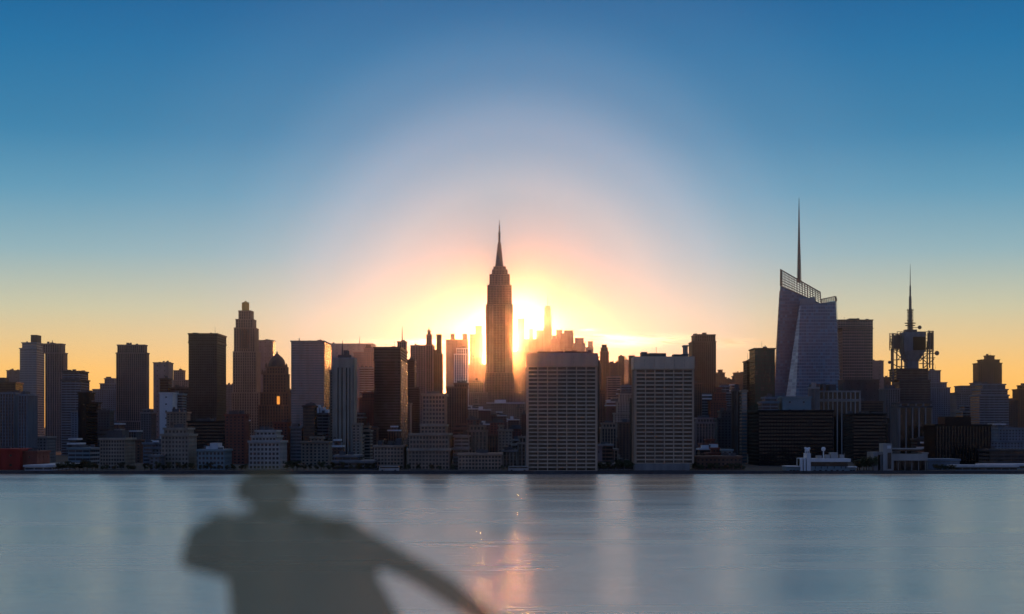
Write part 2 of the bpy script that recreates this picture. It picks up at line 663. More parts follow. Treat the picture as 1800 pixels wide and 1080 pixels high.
g_mat = wall_mat('city_ground', (0.06, 0.058, 0.055), 0.9)
mb = MB()
mb.box(-2600, 2600, 896.5, 6000, -2, GZ, 'b')
struct(mb.build('ground', g_mat))
mb = MB()
mb.face([(-2590, 899, GZ + .012), (2590, 899, GZ + .012), (2590, 909, GZ + .012), (-2590, 909, GZ + .012)])
struct(mb.build('road', wall_mat('asphalt', (0.045, 0.045, 0.047), 0.85)))

mb = MB()
mb.box(-2590, 2590, 896.0, 896.9, -1.5, GZ + .5)
wl = mb.build('seawall', WALL['dark'])
wl['label'] = 'long dark stone seawall along the far waterline'
wl['category'] = 'wall'

# low ridge far behind the city
mb = MB()
rnd = random.Random(4)
N = 140
rows = []
for j in range(6):
    row = []
    for i in range(N + 1):
        px = -250 + 2300 * i / N
        h = .64 * (60 + 22 * math.sin(i * .31) + 14 * math.sin(i * .83 + 1))
        h += .64 * 330 * math.exp(-((px - 1087) / 34.0) ** 2) + .64 * 160 * math.exp(-((px - 1150) / 60.0) ** 2)
        k = math.sin(PI * j / 5)
        row.append((wx(px, 5500), 5250 + j * 110, 2.0 + h * k * (1 + .06 * rnd.random())))
    rows.append(row)
for j in range(5):
    for i in range(N):
        mb.face([rows[j][i], rows[j][i + 1], rows[j + 1][i + 1], rows[j + 1][i]])
mb.smooth = True
struct(mb.build('hills', wall_mat('hill_scrub', (0.07, 0.075, 0.05), 0.9)))

# the roof deck the camera and the person stand on, below the picture
mb = MB()
mb.box(-14, 14, -8, 6.2, 23.05, 23.22)
mb.box(-13.5, 13.5, -7.5, 5.8, -1, 23.05, 't')
struct(mb.build('lookout_deck', WALL['concrete']))

# ------------------------------------------------------------------ left bank of the picture
T = tower
T('office_tower', 'dark brown slab tower cut by the left edge of the photo', 1500, [(-40, 27, 672)], 'bands', 'brown', 'dark', side=13, plants=[(-20, 8, 664)])
T('apartment_tower', 'blue grey ribbed tower at the left edge in front of the dark brown slab', 1150, [(-20, 25, 690)], 'ribs', 'blue', 'dark', depth=20)
T('apartment_tower', 'narrow blue grey ribbed tower with dark side and cluttered roof near the left edge', 1120, [(33, 47, 693)], 'ribs', 'blue', 'dark', side=18, plants=[(36, 44, 688)])
T('office_block', 'small flat grey block peeping up between the left edge and the pale stepped glass tower', 2300, [(12, 34, 651)], 'plain', 'grey', 'dark')
T('glass_tower', 'pale stepped glass tower with a dark chimney block on its roof', 1900, [(35, 64, 612), (39, 64, 602)], 'bands', 'teal', 'mirror', side=14, plants=[(54, 65, 589)])
T('office_tower', 'tall ribbed brown tower with a set back crown beside the pale stepped glass tower', 1800, [(80, 112, 620), (76, 108, 604)], 'ribs', 'pink', 'dark', side=6, masts=[(92, 598)])
T('office_tower', 'mid height banded grey tower with a stepped dark top right of the ribbed brown tower', 1500, [(108, 141, 667), (110, 140, 652)], 'bands', 'blue', 'dark', side=16, topcol='dark')
T('office_block', 'plain near black block leaning on the banded grey tower', 1330, [(138, 157, 690)], 'plain', 'black', 'black')
T('office_block', 'lower near black block right of the plain near black one', 1280, [(151, 172, 707)], 'bands', 'black', 'black', side=5)
T('apartment_block', 'stepped grey apartment block with three roof steps left of the wide ribbed tower', 2000, [(163, 206, 684), (176, 205, 674), (184, 201, 665)], 'punched', 'blue', 'dark')
T('apartment_block', 'low dark brick block below the stepped grey apartment block', 1250, [(172, 192, 722)], 'punched', 'dark', 'dark', side=8)
T('skyscraper', 'wide ribbed stone tower with a flat notched crown standing alone on the left', 1600, [(200, 254, 740, 1), (205, 257, 620, .9), (207, 254, 606, .8)], 'ribs', 'pink', 'dark', side=5)
T('office_tower', 'slim plain brown slab right of the wide ribbed stone tower', 1900, [(270, 296, 637)], 'plain', 'pink', 'bronze', side=8)
T('office_block', 'dark narrow block in front of the slim brown slab', 1700, [(281, 296, 665)], 'bands', 'dark', 'dark')
T('apartment_tower', 'small stepped pinkish tower between the slim slab and the black banded tower', 2300, [(304, 330, 668), (305, 322, 651)], 'punched', 'pink', 'dark', side=5)
T('office_block', 'pale blank white grey facade low between two dark towers', 1400, [(281, 303, 690)], 'plain', 'white', 'blue', depth=22, clutter=False)
T('office_block', 'grey green block joined to the pale blank facade', 1420, [(304, 320, 692)], 'bands', 'teal', 'dark', depth=18)
T('office_block', 'dark flat block behind the pale blank facade', 1700, [(300, 334, 681)], 'bands', 'dark', 'dark')
T('skyscraper', 'black brown banded slab tower with a ribbed band round its top', 1500, [(332, 381, 601), (331.7, 381.3, 586)], (2.0, 2.4, .28, .5, .3, .2), 'brown', 'bronze', side=16)
T('office_block', 'little grey block in the gap left of the gold capped tower', 2300, [(397, 412, 676)], 'punched', 'grey', 'dark')
T('office_tower', 'pale pink slab tower right of the gold capped tower', 2600, [(453, 479, 598)], 'plain', 'pink', 'bronze', side=4)
T('office_block', 'dark little block right of the domed tower', 2000, [(497, 512, 686)], 'plain', 'dark', 'dark')
T('glass_tower', 'wide silver glass tower with horizontal bands and angled sides left of the striped concrete tower', 1500, [(512, 569, 599)], 'bands', 'grey', 'mirror', side=12, masts=[(526, 594), (563, 596)])
T('apartment_block', 'dark brown brick block in front of the silver glass tower', 1150, [(533, 553, 713)], 'bands', 'brown', 'dark', side=4, plants=[(537, 550, 709)])
T('office_block', 'grey block with jagged white roof pieces right of the dark brown brick block', 1200, [(556, 577, 726)], 'bands', 'grey', 'dark', depth=20, roof='paleroof', plants=[(556, 561, 712), (563, 570, 716), (571, 577, 720)])
T('office_block', 'grey block with blue window bands under the silver glass tower', 1150, [(511, 530, 750)], 'bands', 'grey', 'blue', plants=[(513, 524, 745)])
T('apartment_block', 'red brown brick block behind the white gridded waterfront building', 1100, [(396, 430, 728)], 'punched', 'redbrick', 'dark', plants=[(402, 420, 722)])
T('apartment_block', 'tall dark brown block with warm edges right of the white gridded waterfront building', 1180, [(481, 505, 742)], 'punched', 'redbrick', 'dark')
T('office_block', 'broad near black mass under the black brown banded tower', 1200, [(330, 398, 740)], 'bands', 'black', 'black', plants=[(345, 370, 736)])
T('apartment_block', 'upper beige brick block rising behind the beige gridded waterfront building', 1250, [(293, 327, 724)], 'punched', 'tan', 'dark', tanks=[(306, 718)])

# waterfront buildings on the left
T('warehouse', 'dark red windowless warehouse at the left end of the waterfront', 940, [(-30, 35, 789)], 'plain', 'red', 'black', depth=30)
T('warehouse', 'smaller dark red shed right of the red warehouse', 945, [(39, 64, 793)], 'plain', 'redbrick', 'black', depth=26)
T('warehouse', 'pale low flat shed by the water near the red warehouse', 925, [(44, 92, 822)], 'bands', 'paleroof', 'blue', depth=60, clutter=False)
T('office_block', 'pale blue low block behind the trees on the left bank', 1060, [(120, 158, 787)], 'bands', 'teal', 'blue', depth=24, plants=[(126, 146, 783)])
T('hospital_block', 'long brown gridded building with a small roof house left on the waterfront', 960, [(176, 219, 770)], (1.7, 2.1, .34, .44, .3, .2), 'beige', 'dark', side=18, plants=[(187, 215, 757)], windows=True)
T('office_block', 'low pale roofed block between the brown and the beige gridded buildings', 1050, [(252, 282, 778)], 'bands', 'blue', 'blue', roof='paleroof', plants=[(255, 265, 774), (268, 277, 775)])
T('office_block', 'tiny pale block at the foot of the beige gridded building', 935, [(263, 279, 800)], 'punched', 'grey', 'dark')
T('apartment_block', 'beige brick building with square windows and a stepped roof on the left waterfront', 950, [(284, 331, 763), (289, 328, 752)], (2.1, 2.5, .44, .46, .3, .2), 'beige', 'dark', side=14, windows=True, tanks=[(302, 744)])
T('office_block', 'low grey green block with a white roof house on the left waterfront', 940, [(348, 394, 790)], (2.2, 2.6, .4, .46, .25, .15), 'teal', 'dark', depth=24, roof='paleroof', plants=[(362, 386, 785), (369, 383, 779)], windows=True)
T('apartment_block', 'white gridded building with dark square windows and a stepped top on the left waterfront', 950, [(438, 491, 775), (443, 485, 766), (450, 484, 756)], (2.2, 2.7, .36, .42, .3, .2), 'pale', 'dark', depth=30, windows=True, roof='paleroof')
T('apartment_block', 'grey brown block with a round roof house left of the striped concrete tower', 1060, [(530, 578, 776), (546, 566, 768)], 'punched', 'tan', 'dark')
T('office_block', 'low grey hall with pale roof at the foot of the striped tower', 940, [(585, 655, 810), (588, 630, 806)], 'bands', 'grey', 'dark', depth=40)

# ------------------------------------------------------------------ middle of the picture, left of the sun
T('apartment_tower', 'narrow tan wing on the left side of the striped concrete tower', 1180, [(580, 590, 651)], 'punched', 'tan', 'dark', depth=14)
T('apartment_block', 'tan annex with a window stripe right of the striped concrete tower', 1120, [(619, 633, 744)], 'punched', 'beige', 'dark', depth=16)
T('office_tower', 'broad hazy pale block with a long flat roof between silver and striped towers', 2700, [(578, 655, 604)], 'plain', 'pale', 'mirror', depth=60, masts=[(632, 592)])
T('office_tower', 'hazy violet tower with bright windows behind the striped concrete tower', 2200, [(622, 658, 619), (640, 657, 612)], 'punched', 'pink', 'mirror', plants=[(643, 652, 606)])
T('office_block', 'hazy violet block in front of the bright windowed tower', 1900, [(632, 657, 646)], 'bands', 'blue', 'dark')
T('apartment_block', 'red brown block in the dark gap right of the striped tower', 1400, [(631, 664, 700), (637, 660, 690)], 'punched', 'redbrick', 'dark')
T('apartment_block', 'low brick block with a bare roof between striped and bronze towers', 1250, [(640, 662, 752)], 'punched', 'brick', 'dark', tanks=[(648, 745)])
T('skyscraper', 'bronze banded slab tower with a golden lit side left of the sun', 1300, [(658, 703, 632), (657.6, 703.4, 610)], (2.0, 2.3, .14, .46, .2, .25), 'brown', 'bronze', side=12)
T('office_tower', 'thin tower carrying a needle mast behind the bronze banded tower', 1700, [(699, 713, 600)], 'ribs', 'pink', 'bronze', masts=[(707, 573)])
T('office_tower', 'dark stepped tower right behind the bronze banded tower', 1650, [(714, 736, 681), (714, 729, 632)], 'bands', 'brown', 'bronze')
T('office_tower', 'wide pinkish tower with a flat roof behind the two slim spires', 2300, [(722, 762, 607)], 'ribs', 'pink', 'bronze', depth=40)
T('office_tower', 'slim round topped spire left of the pair of thin towers', 1800, [(749, 760, 606), (750, 758, 588), (752, 756, 581)], 'ribs', 'pink', 'bronze', masts=[(754, 575)])
T('office_tower', 'dark thin slab squeezed between two slim towers', 1780, [(763, 769, 615)], 'ribs', 'brown', 'bronze')
T('office_tower', 'slim tower with a notched top left of the pale ribbed slab', 1750, [(769, 777, 622), (768, 775, 588)], 'ribs', 'brown', 'bronze')
T('office_tower', 'hazy far tower with two square turrets behind the pale ribbed slab', 3400, [(784, 822, 597)], 'plain', 'pink', 'bronze', plants=[(792, 799, 587), (813, 821, 587)])
T('office_tower', 'bright pale ribbed slab with a brown cap left of the sunlit spire tower', 1750, [(799, 822, 622), (803, 822, 612)], 'ribs', 'white', 'mirror', depth=26)
T('office_block', 'brown ribbed block below the bright pale slab', 1300, [(785, 820, 680), (799, 821, 678)], 'ribs', 'brick', 'bronze', depth=26)
T('apartment_block', 'round fronted brown block under the brown ribbed block', 1150, [(797, 821, 752), (801, 820, 746)], 'bands', 'brick', 'dark')
T('skyscraper', 'far hazy tower with a rounded double top left of the sunlit spire tower', 3900, [(826, 849, 588), (836, 847, 573)], 'plain', 'pink', 'bronze', clutter=False)
T('apartment_block', 'hazy far block at the left foot of the sunlit spire tower', 3300, [(824, 856, 640), (828, 846, 628)], 'punched', 'pink', 'bronze')
T('apartment_block', 'hazy brown block with stepped roof before the left foot of the spire tower', 2300, [(820, 856, 690), (826, 850, 672)], 'punched', 'tan', 'bronze', tanks=[(838, 664)])

T('apartment_block', 'large stepped tan brick apartment house with many small windows on the waterfront', 950, [(718, 789, 789), (720, 788, 762), (740, 783, 746), (743, 782, 692)], (2.0, 2.4, .34, .40, .3, .2), 'stucco', 'dark', depth=46, windows=True, topcol='beige')
T('apartment_block', 'mid brown gridded block with a busy roof under the bronze tower', 965, [(658, 709, 783)], (1.9, 2.3, .32, .40, .3, .2), 'stucco', 'dark', depth=26, windows=True, plants=[(664, 672, 775), (682, 690, 776), (696, 706, 771)], tanks=[(677, 772)])
T('apartment_block', 'long low brick block with many small windows in front of the round topped hall', 945, [(806, 881, 797)], (2.0, 2.3, .34, .40, .3, .2), 'stucco', 'dark', depth=24, windows=True)
T('office_block', 'pale ribbed block with a rounded roof left of the sun on the waterfront', 985, [(823, 855, 756), (826, 851, 752)], 'ribs', 'tan', 'dark', depth=24)
T('office_block', 'small pale block with horizontal slots left of the pale ribbed block', 975, [(797, 824, 787), (799, 824, 765)], 'bands', 'pale', 'dark', depth=20)
T('apartment_block', 'tall narrow stone house with bay windows near the sunlit gridded slab', 1080, [(876, 900, 755), (877, 885, 752)], 'punched', 'tan', 'dark', depth=20)
T('office_block', 'pale framed block tucked against the left side of the sunlit gridded slab', 1020, [(911, 930, 778), (913, 930, 767)], 'ribs', 'beige', 'dark', depth=18)
T('apartment_block', 'brown ribbed block between the pale ribbed block and the narrow stone house', 1100, [(855, 875, 764)], 'ribs', 'brick', 'dark')
# roofs crowding round the foot of the spire tower
spots = [
    ('wide pale roofed block lying across the foot of the sunlit spire tower', 2300, 856, 922, 708, 'paleroof', 'tan'),
    ('brown block with a slim white roof edge left below the spire tower', 1900, 836, 862, 720, 'paleroof', 'brick'),
    ('small block with a bright roof rim under the wide pale roofed block', 1700, 875, 890, 730, 'paleroof', 'brick'),
    ('brown block with a pale ledge beside the sunlit gridded slab', 1600, 893, 912, 737, 'paleroof', 'brick'),
    ('tiny pale roofed house left of the foot of the spire tower', 1700, 820, 840, 718, 'paleroof', 'tan'),
    ('low brick house with a flat white roof above the narrow stone house', 1450, 842, 864, 745, 'paleroof', 'brick'),
    ('tall thin tan house right of the wide pale roofed block', 1700, 908, 918, 716, 'roof', 'tan'),
    ('thin ribbed house next to the left edge of the sunlit gridded slab', 1500, 917, 929, 727, 'roof', 'brick'),
    ('dark gabled looking block left of the flat white roof', 1300, 821, 842, 736, 'roof', 'brick'),
    ('dark brown block in the deep gap behind the narrow stone house', 1300, 862, 884, 741, 'roof', 'redbrick'),
    ('dark brown block in the deep gap left of the sunlit gridded slab', 1350, 896, 916, 752, 'roof', 'redbrick'),
]
for lab, Y, a, b, top, rf_, wm in spots:
    T('apartment_block', lab, Y, [(a, b, top)], 'punched', wm, 'dark', roof=rf_, topcol=rf_, plants=[(a + (b - a) * .2, a + (b - a) * .5, top - 5)])

# ------------------------------------------------------------------ right of the sun
GRID = (8.0, 3.9, .10, .40, .9, .5)
def gridded(label, Y, x0, x1, ygrid, ytop, ybase, cols, rows, depth, wall, glass, plants, pedestal=None):
    w = (x1 - x0) / F * Y
    base = max(wz(ybase, Y), GZ)
    zg = wz(ygrid, Y) - STEP - base
    nb, fh = w / cols, zg / rows
    r = T('office_slab', label, Y, [(x0, x1, ygrid), (x0 - .3, x1 + .3, ytop)], (nb, fh, .085, .36, 1.0, .6), wall, glass, depth=depth, plants=plants, topcol=wall, ground=base)
    # plain band of cladding panels over the top storey
    m = MB()
    z0, z1 = zg + STEP, wz(ytop, Y) - base - STEP
    hw = w / 2
    n = 6
    for i in range(n):
        a, b = -hw - 1.1 + (2 * hw + 2.2) * i / n, -hw - 1.1 + (2 * hw + 2.2) * (i + 1) / n
        m.box(a + .06, b - .06, -depth / 2 - 1.35, -depth / 2 - 1.05, z0 - 1.0, z1 + 1.0)
    m.box(hw + 1.05, hw + 1.35, -depth / 2, depth / 2, z0 - 1.0, z1 + 1.0)
    m.box(-hw - 1.35, -hw - 1.05, -depth / 2, depth / 2, z0 - 1.0, z1 + 1.0)
    m.build('cladding_band', WALL[wall], r)
    put_windows(r, [(-hw, hw, -depth / 2, depth, 0.0, zg)], (nb, fh, .12, .38, 1, 1), GLASS[glass])
    if pedestal:
        m = MB()
        m.box(wx(pedestal[0], Y) - wx((x0 + x1) / 2, Y), wx(pedestal[1], Y) - wx((x0 + x1) / 2, Y), -depth / 2 - 3, depth / 2 - .5, GZ - base, -.02)
        m.build('pedestal', WALL['concrete'], r)
    return r


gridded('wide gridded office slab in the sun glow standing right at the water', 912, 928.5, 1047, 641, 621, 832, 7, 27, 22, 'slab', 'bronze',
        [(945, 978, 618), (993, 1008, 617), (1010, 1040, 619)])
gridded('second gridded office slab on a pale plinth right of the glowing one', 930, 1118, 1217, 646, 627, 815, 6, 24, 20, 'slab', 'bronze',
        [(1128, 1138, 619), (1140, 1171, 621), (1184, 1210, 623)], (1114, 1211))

T('office_tower', 'round shouldered brown tower just behind the right edge of the glowing gridded slab', 1500, [(1042, 1054, 634), (1043, 1052, 627)], 'ribs', 'brick', 'bronze')
T('skyscraper', 'slim hazy tower with a rounded crown right of the glowing gridded slab', 2400, [(1056, 1070, 618), (1057, 1068, 611), (1059, 1066, 606)], 'ribs', 'brick', 'bronze')
T('office_tower', 'hazy flat topped tower right of the slim rounded crown', 2600, [(1070, 1088, 638)], 'plain', 'brick', 'bronze', masts=[(1078, 633)])
T('office_tower', 'broad hazy violet block below the flat topped hazy tower', 2000, [(1068, 1091, 662)], 'bands', 'pink', 'dark')
T('office_tower', 'thin hazy tower left of the orange gap of sky', 2700, [(1088, 1097, 626)], 'ribs', 'brick', 'bronze')
T('office_block', 'hazy orange block seen in the gap between two thin towers', 3300, [(1096, 1108, 633)], 'plain', 'pink', 'bronze')
T('office_tower', 'thin dark tower against the left side of the second gridded slab', 2200, [(1107, 1115, 625)], 'ribs', 'brown', 'bronze')
T('office_block', 'dark roofed grey block under the orange gap of sky', 1900, [(1092, 1112, 678)], 'bands', 'blue', 'dark')
T('office_block', 'brown block with a white double roof behind the ribbed low block', 1500, [(1066, 1089, 712), (1068, 1089, 706)], 'plain', 'brick', 'dark', topcol='paleroof')
T('apartment_tower', 'ornate pale stepped tower with broken pinnacles left of the second gridded slab', 1450, [(1080, 1113, 726), (1085, 1113, 706), (1089, 1112, 692)], 'punched', 'beige', 'dark', tanks=[(1098, 686)], plants=[(1105, 1111, 688)])
T('apartment_block', 'tall dark brick wall of a block in front of the ornate stepped tower', 1250, [(1088, 1112, 742)], 'punched', 'brick', 'dark', depth=20)
T('office_block', 'low ribbed stone block with a flat cap right of the glowing gridded slab', 1130, [(1057, 1088, 800), (1058, 1083, 751), (1060, 1082, 745)], 'ribs', 'tan', 'dark', depth=20)
T('office_block', 'small plain pink block wedged beside the glowing gridded slab', 1020, [(1047, 1058, 783)], 'plain', 'pink', 'dark', depth=12)
T('apartment_tower', 'hazy brown tower rising behind the low ribbed stone block', 1600, [(1046, 1064, 690), (1050, 1062, 684)], 'punched', 'brick', 'dark')
T('apartment_tower', 'very narrow dark tower hugging the left side of the second gridded slab', 1060, [(1110, 1117, 700)], 'ribs', 'brown', 'dark', depth=10)
T('office_block', 'low flat pale hall with trees before it between the two gridded slabs', 935, [(1052, 1113, 815)], 'bands', 'concrete', 'dark', depth=24, plants=[(1088, 1096, 806), (1099, 1106, 808)])

# beyond the second slab
T('chimney', 'pale tapering chimney stack sticking up behind the second gridded slab', 1300, [(1201, 1211, 640), (1202, 1209.5, 622), (1203, 1208.5, 607)], 'plain', 'concrete', 'dark', clutter=False)
T('skyscraper', 'tall dark flat topped tower standing just right of the second gridded slab', 1800, [(1218, 1258, 600), (1222, 1257, 588)], 'ribs', 'brown', 'bronze', depth=38, plants=[(1236, 1242, 585)])
T('apartment_block', 'brown block filling the gap between second gridded slab and the dark flat topped tower', 1400, [(1214, 1233, 673)], 'ribs', 'brick', 'bronze')
T('apartment_block', 'stepped dark silhouette block right of the dark flat topped tower', 2400, [(1256, 1277, 663), (1259, 1274, 655), (1263, 1270, 650)], 'punched', 'dark', 'dark')
T('apartment_block', 'low dark silhouette block between two stepped silhouettes', 2400, [(1276, 1291, 667)], 'punched', 'dark', 'dark')
T('apartment_block', 'square dark silhouette block left of the green glass tower', 2400, [(1289, 1309, 661), (1291, 1308, 655)], 'punched', 'dark', 'dark')
T('office_block', 'grey block with a bright white roof slab under the dark flat topped tower', 1450, [(1230, 1256, 700), (1233, 1255, 694)], 'bands', 'grey', 'dark', topcol='white')
T('apartment_tower', 'red brown stepped brick tower with a white peak left of the round copper tower', 1400, [(1249, 1277, 705), (1255, 1275, 690), (1260, 1268, 681)], 'punched', 'redbrick', 'dark')
T('office_tower', 'grey blue banded block with pale steps behind the red brown stepped tower', 1600, [(1264, 1291, 690), (1268, 1282, 678)], 'bands', 'blue', 'dark')
T('office_block', 'pale violet ribbed block with sloping shoulders right of the second gridded slab', 1150, [(1222, 1260, 783), (1224, 1255, 742), (1226, 1252, 738)], 'ribs', 'pink', 'dark', depth=20)
T('office_block', 'low block with a broken pale blue roof at the foot of the violet ribbed block', 1080, [(1231, 1264, 788)], 'bands', 'brick', 'dark', roof='paleroof', topcol='paleroof', plants=[(1234, 1246, 783), (1249, 1262, 781)])
T('apartment_block', 'dark block with a jagged pale left edge left of the round copper tower', 1180, [(1262, 1291, 735), (1268, 1291, 722)], 'punched', 'dark', 'dark', depth=22)
T('office_block', 'tiny pale blue house before the dark jagged block', 1020, [(1271, 1287, 790)], 'punched', 'teal', 'dark')
T('office_tower', 'narrow column of lit looking windows left of the huge black block', 1120, [(1304, 1313, 686)], 'bands', 'tan', 'mirror', depth=14)
T('hospital_block', 'long low dark brick hall on the shore right of the second gridded slab', 945, [(1224, 1304, 802)], 'punched', 'brick', 'dark', depth=20)
T('office_tower', 'olive brown glass tower left of the dark green glass tower', 1550, [(1313, 1330, 634)], 'glassy', 'brown', 'bronze', depth=24)
T('glass_tower', 'dark green glass tower behind the huge black block', 1500, [(1327, 1362, 612)], (3.0, 3.9, .08, .12, .15, .1), 'black', 'green', depth=34, masts=[(1345, 607)])
T('office_slab', 'huge low black slab in front of the crystal tower', 1050, [(1334, 1464, 721)], (2.0, 2.4, .16, .42, .25, .2), 'black', 'black', side=18, clutter=False)
T('office_block', 'pale turquoise roof house standing behind the top of the huge black slab', 1110, [(1376, 1425, 697)], 'plain', 'teal', 'dark', depth=26, clutter=False)
T('office_block', 'blue arched roof plant behind the left top of the huge black slab', 1110, [(1340, 1368, 706), (1345, 1365, 701)], 'bands', 'blue', 'dark', depth=18, roof='paleroof')
T('office_tower', 'dark building with tall white ribs right of the huge black slab', 1250, [(1440, 1511, 702), (1440, 1511, 687)], (3.45, 60, .22, .03, .8, .2), 'pale', 'black', depth=34, clutter=False,
  plants=[(1430, 1442, 675), (1447, 1452, 675), (1458, 1470, 676), (1482, 1486, 673)], topcol='concrete')
T('office_tower', 'flat dark violet block with a wide plain front right of the crystal tower', 1600, [(1486, 1545, 667)], 'plain', 'dark', 'dark', depth=34, clutter=False)
T('office_tower', 'tall slab with a pinkish front in a dark frame right of the crystal tower', 2100, [(1481, 1534, 577), (1473, 1534, 562)], (3.2, 4.0, .18, .34, .3, .2), 'pink', 'blue', depth=36, plants=[(1493, 1507, 560)], topcol='dark')
T('office_tower', 'round fronted tower with a glowing orange flank behind the dark violet block', 2500, [(1508, 1529, 636)], 'ribs', 'pink', 'mirror', plants=[(1512, 1522, 632)])
T('office_tower', 'plain pinkish slab left of the lattice crowned mast tower', 2450, [(1528, 1553, 634)], 'plain', 'pink', 'bronze')
T('office_block', 'banded brown block with a bright roof line below the dark violet block', 1450, [(1512, 1552, 705)], 'bands', 'brown', 'dark')
T('office_block', 'small dark block seen through the legs of the mast tower', 2500, [(1552, 1566, 663)], 'plain', 'dark', 'dark')
T('office_slab', 'black block with a cluttered roof between the ribbed tower and the mast tower', 1160, [(1500, 1557, 727)], 'bands', 'black', 'black', depth=32, plants=[(1520, 1527, 723), (1541, 1552, 724)])
T('apartment_tower', 'stepped blue grey tower right behind the mast tower', 2000, [(1634, 1670, 681), (1634, 1664, 672), (1634, 1653, 651)], 'punched', 'blue', 'dark')
T('apartment_block', 'low stepped grey block in the notch right of the stepped blue grey tower', 2200, [(1668, 1684, 700)], 'punched', 'grey', 'dark')
T('office_slab', 'long black ribbed block with pale lights under its roof on the right bank', 1100, [(1645, 1741, 746)], 'ribs', 'black', 'black', depth=30, clutter=False, plants=[(1661, 1707, 733)], roof='black')
T('apartment_tower', 'tall brown apartment tower with a small crown standing highest at the far right', 2200, [(1720, 1761, 638), (1726, 1757, 632), (1734, 1748, 625)], 'punched', 'brick', 'dark')
T('apartment_block', 'wide dark stepped block left below the tall brown apartment tower', 1900, [(1682, 1735, 690), (1689, 1735, 678), (1711, 1732, 673)], 'punched', 'grey', 'dark')
T('office_block', 'pale blue slab with a stepped dark top right of the wide stepped block', 1500, [(1722, 1773, 694), (1724, 1771, 684), (1727, 1767, 675)], 'bands', 'blue', 'blue', depth=30)
T('apartment_block', 'narrow dark block right of the pale blue slab', 1900, [(1772, 1789, 704)], 'punched', 'dark', 'dark')
T('apartment_tower', 'dark brown tower cut by the right edge of the photo', 1900, [(1790, 1830, 684), (1797, 1830, 677)], 'punched', 'brick', 'dark')
T('apartment_block', 'stepped grey block with pale ledges low at the right edge', 1200, [(1742, 1810, 775), (1756, 1806, 752)], 'punched', 'blue', 'dark')
T('office_block', 'dark low block behind the piers at the right edge', 1050, [(1740, 1840, 790)], 'bands', 'dark', 'dark', depth=24)
T('pier_shed', 'long low white roofed pier shed at the right end of the waterfront', 925, [(1678, 1788, 822)], 'bands', 'teal', 'dark', depth=12, topcol='paleroof', clutter=False)
T('pier_shed', 'second white roofed pier shed behind the longer one at the right edge', 960, [(1728, 1830, 816)], 'bands', 'teal', 'dark', depth=12, topcol='paleroof', clutter=False)
T('office_block', 'blue grey plain hall between white terminal and pier sheds', 945, [(1632, 1686, 807)], 'plain', 'blue', 'dark', depth=22, clutter=False)

# downtown, far off in the haze
T('skyscraper', 'hazy far square tower nearest the sun right of the sunlit spire tower', 4320, [(910, 922, 560)], 'plain', 'blue', 'blue', clutter=False)
T('skyscraper', 'hazy far short tower left of the far needle topped tower', 4480, [(930, 937, 578)], 'plain', 'blue', 'blue', clutter=False)
T('skyscraper', 'hazy far flat block touching the far needle topped tower', 4240, [(943, 957, 581)], 'plain', 'blue', 'blue', clutter=False)
T('skyscraper', 'tall tapering hazy far tower with a needle on top', 4640, [(955.5, 970, 575), (956.5, 969, 555), (957.5, 968, 541), (958.5, 967, 538)], 'plain', 'blue', 'blue', masts=[(962.5, 519)], clutter=False)
T('skyscraper', 'hazy far block with a flat roof right of the needle topped tower', 4480, [(978, 988, 580)], 'plain', 'blue', 'blue', clutter=False)
T('skyscraper', 'widest hazy far tower with a stepped left shoulder', 4400, [(985, 1008, 586), (992, 1007, 581)], 'plain', 'blue', 'blue', clutter=False)
T('skyscraper', 'hazy far tapered block above the middle of the glowing slab', 4320, [(1008, 1028, 603), (1011, 1026, 594)], 'plain', 'blue', 'blue', clutter=False)
T('skyscraper', 'rightmost hazy far tower with a curved looking top', 4320, [(1030, 1043, 610), (1034, 1042, 600)], 'plain', 'blue', 'blue', clutter=False)
T('skyscraper', 'hazy far low block just left of the hazy tapering tower', 4160, [(921, 946, 596)], 'plain', 'blue', 'blue', clutter=False)
T('skyscraper', 'hazy far small tower between needle tower and flat roofed block', 4160, [(968, 980, 596), (971, 977, 590)], 'plain', 'blue', 'blue', clutter=False)
for k, (a, b, t_, lab) in enumerate([(902, 930, 618, 'lowest hazy block in the bright gap right of the sunlit spire tower'), (898, 916, 650, 'glowing orange block at the right foot of the sunlit spire tower'),
                                   (912, 930, 668, 'hazy orange house wall touching the left edge of the glowing slab'), (900, 926, 690, 'hazy low roof before the right foot of the spire tower')]):
    T('apartment_block', lab, 3900 - k * 400, [(a, b, t_)], 'punched', 'tan', 'bronze')

# ------------------------------------------------------------------ landmark buildings
def local(root):
    """functions that turn a photo column or row into the thing's own coordinates"""
    L = root.location
    return (lambda px, Y: wx(px, Y) - L.x), (lambda py, Y: wz(py, Y) - L.z)


# the tall stone tower with the needle, right in front of the sun
Y = 2750.0
ESB = T('skyscraper', 'tallest stone tower with stepped top and long needle before the low sun', Y,
        [(848, 907, 735, 1.0), (853, 903, 655, .92), (854.7, 901, 535, .84), (857, 899, 501, .78), (861, 895.5, 482, .72), (865.5, 891.5, 474, .62), (868, 888.5, 468.5, .5)],
        (2.6, 2.9, .44, .24, .8, .15), 'tan', 'dark', depth=58, clutter=False)
hx, hz = local(ESB)
m = MB()
for i in range(2):          # projecting end bays leave a recessed centre
    s = -1 if i else 1
    xo = s * (wx(901, Y) - wx(878, Y))
    xi = s * (wx(890, Y) - wx(878, Y))
    for k in range(5):
        x = xo + (xi - xo) * k / 4.0
        m.box(x - .8, x + .8, -27.6, -20, hz(655, Y), hz(537, Y), 'kb')
m.build('wall_pier', WALL['tan'], ESB)
m = MB()
z = [hz(v, Y) for v in (469, 462, 452, 440, 430, 425, 421)]
m.lathe([(6.8, z[0]), (5.8, z[1]), (4.9, z[2]), (4.2, z[3]), (3.6, z[4]), (2.9, z[5]), (1.7, z[6])], 12)
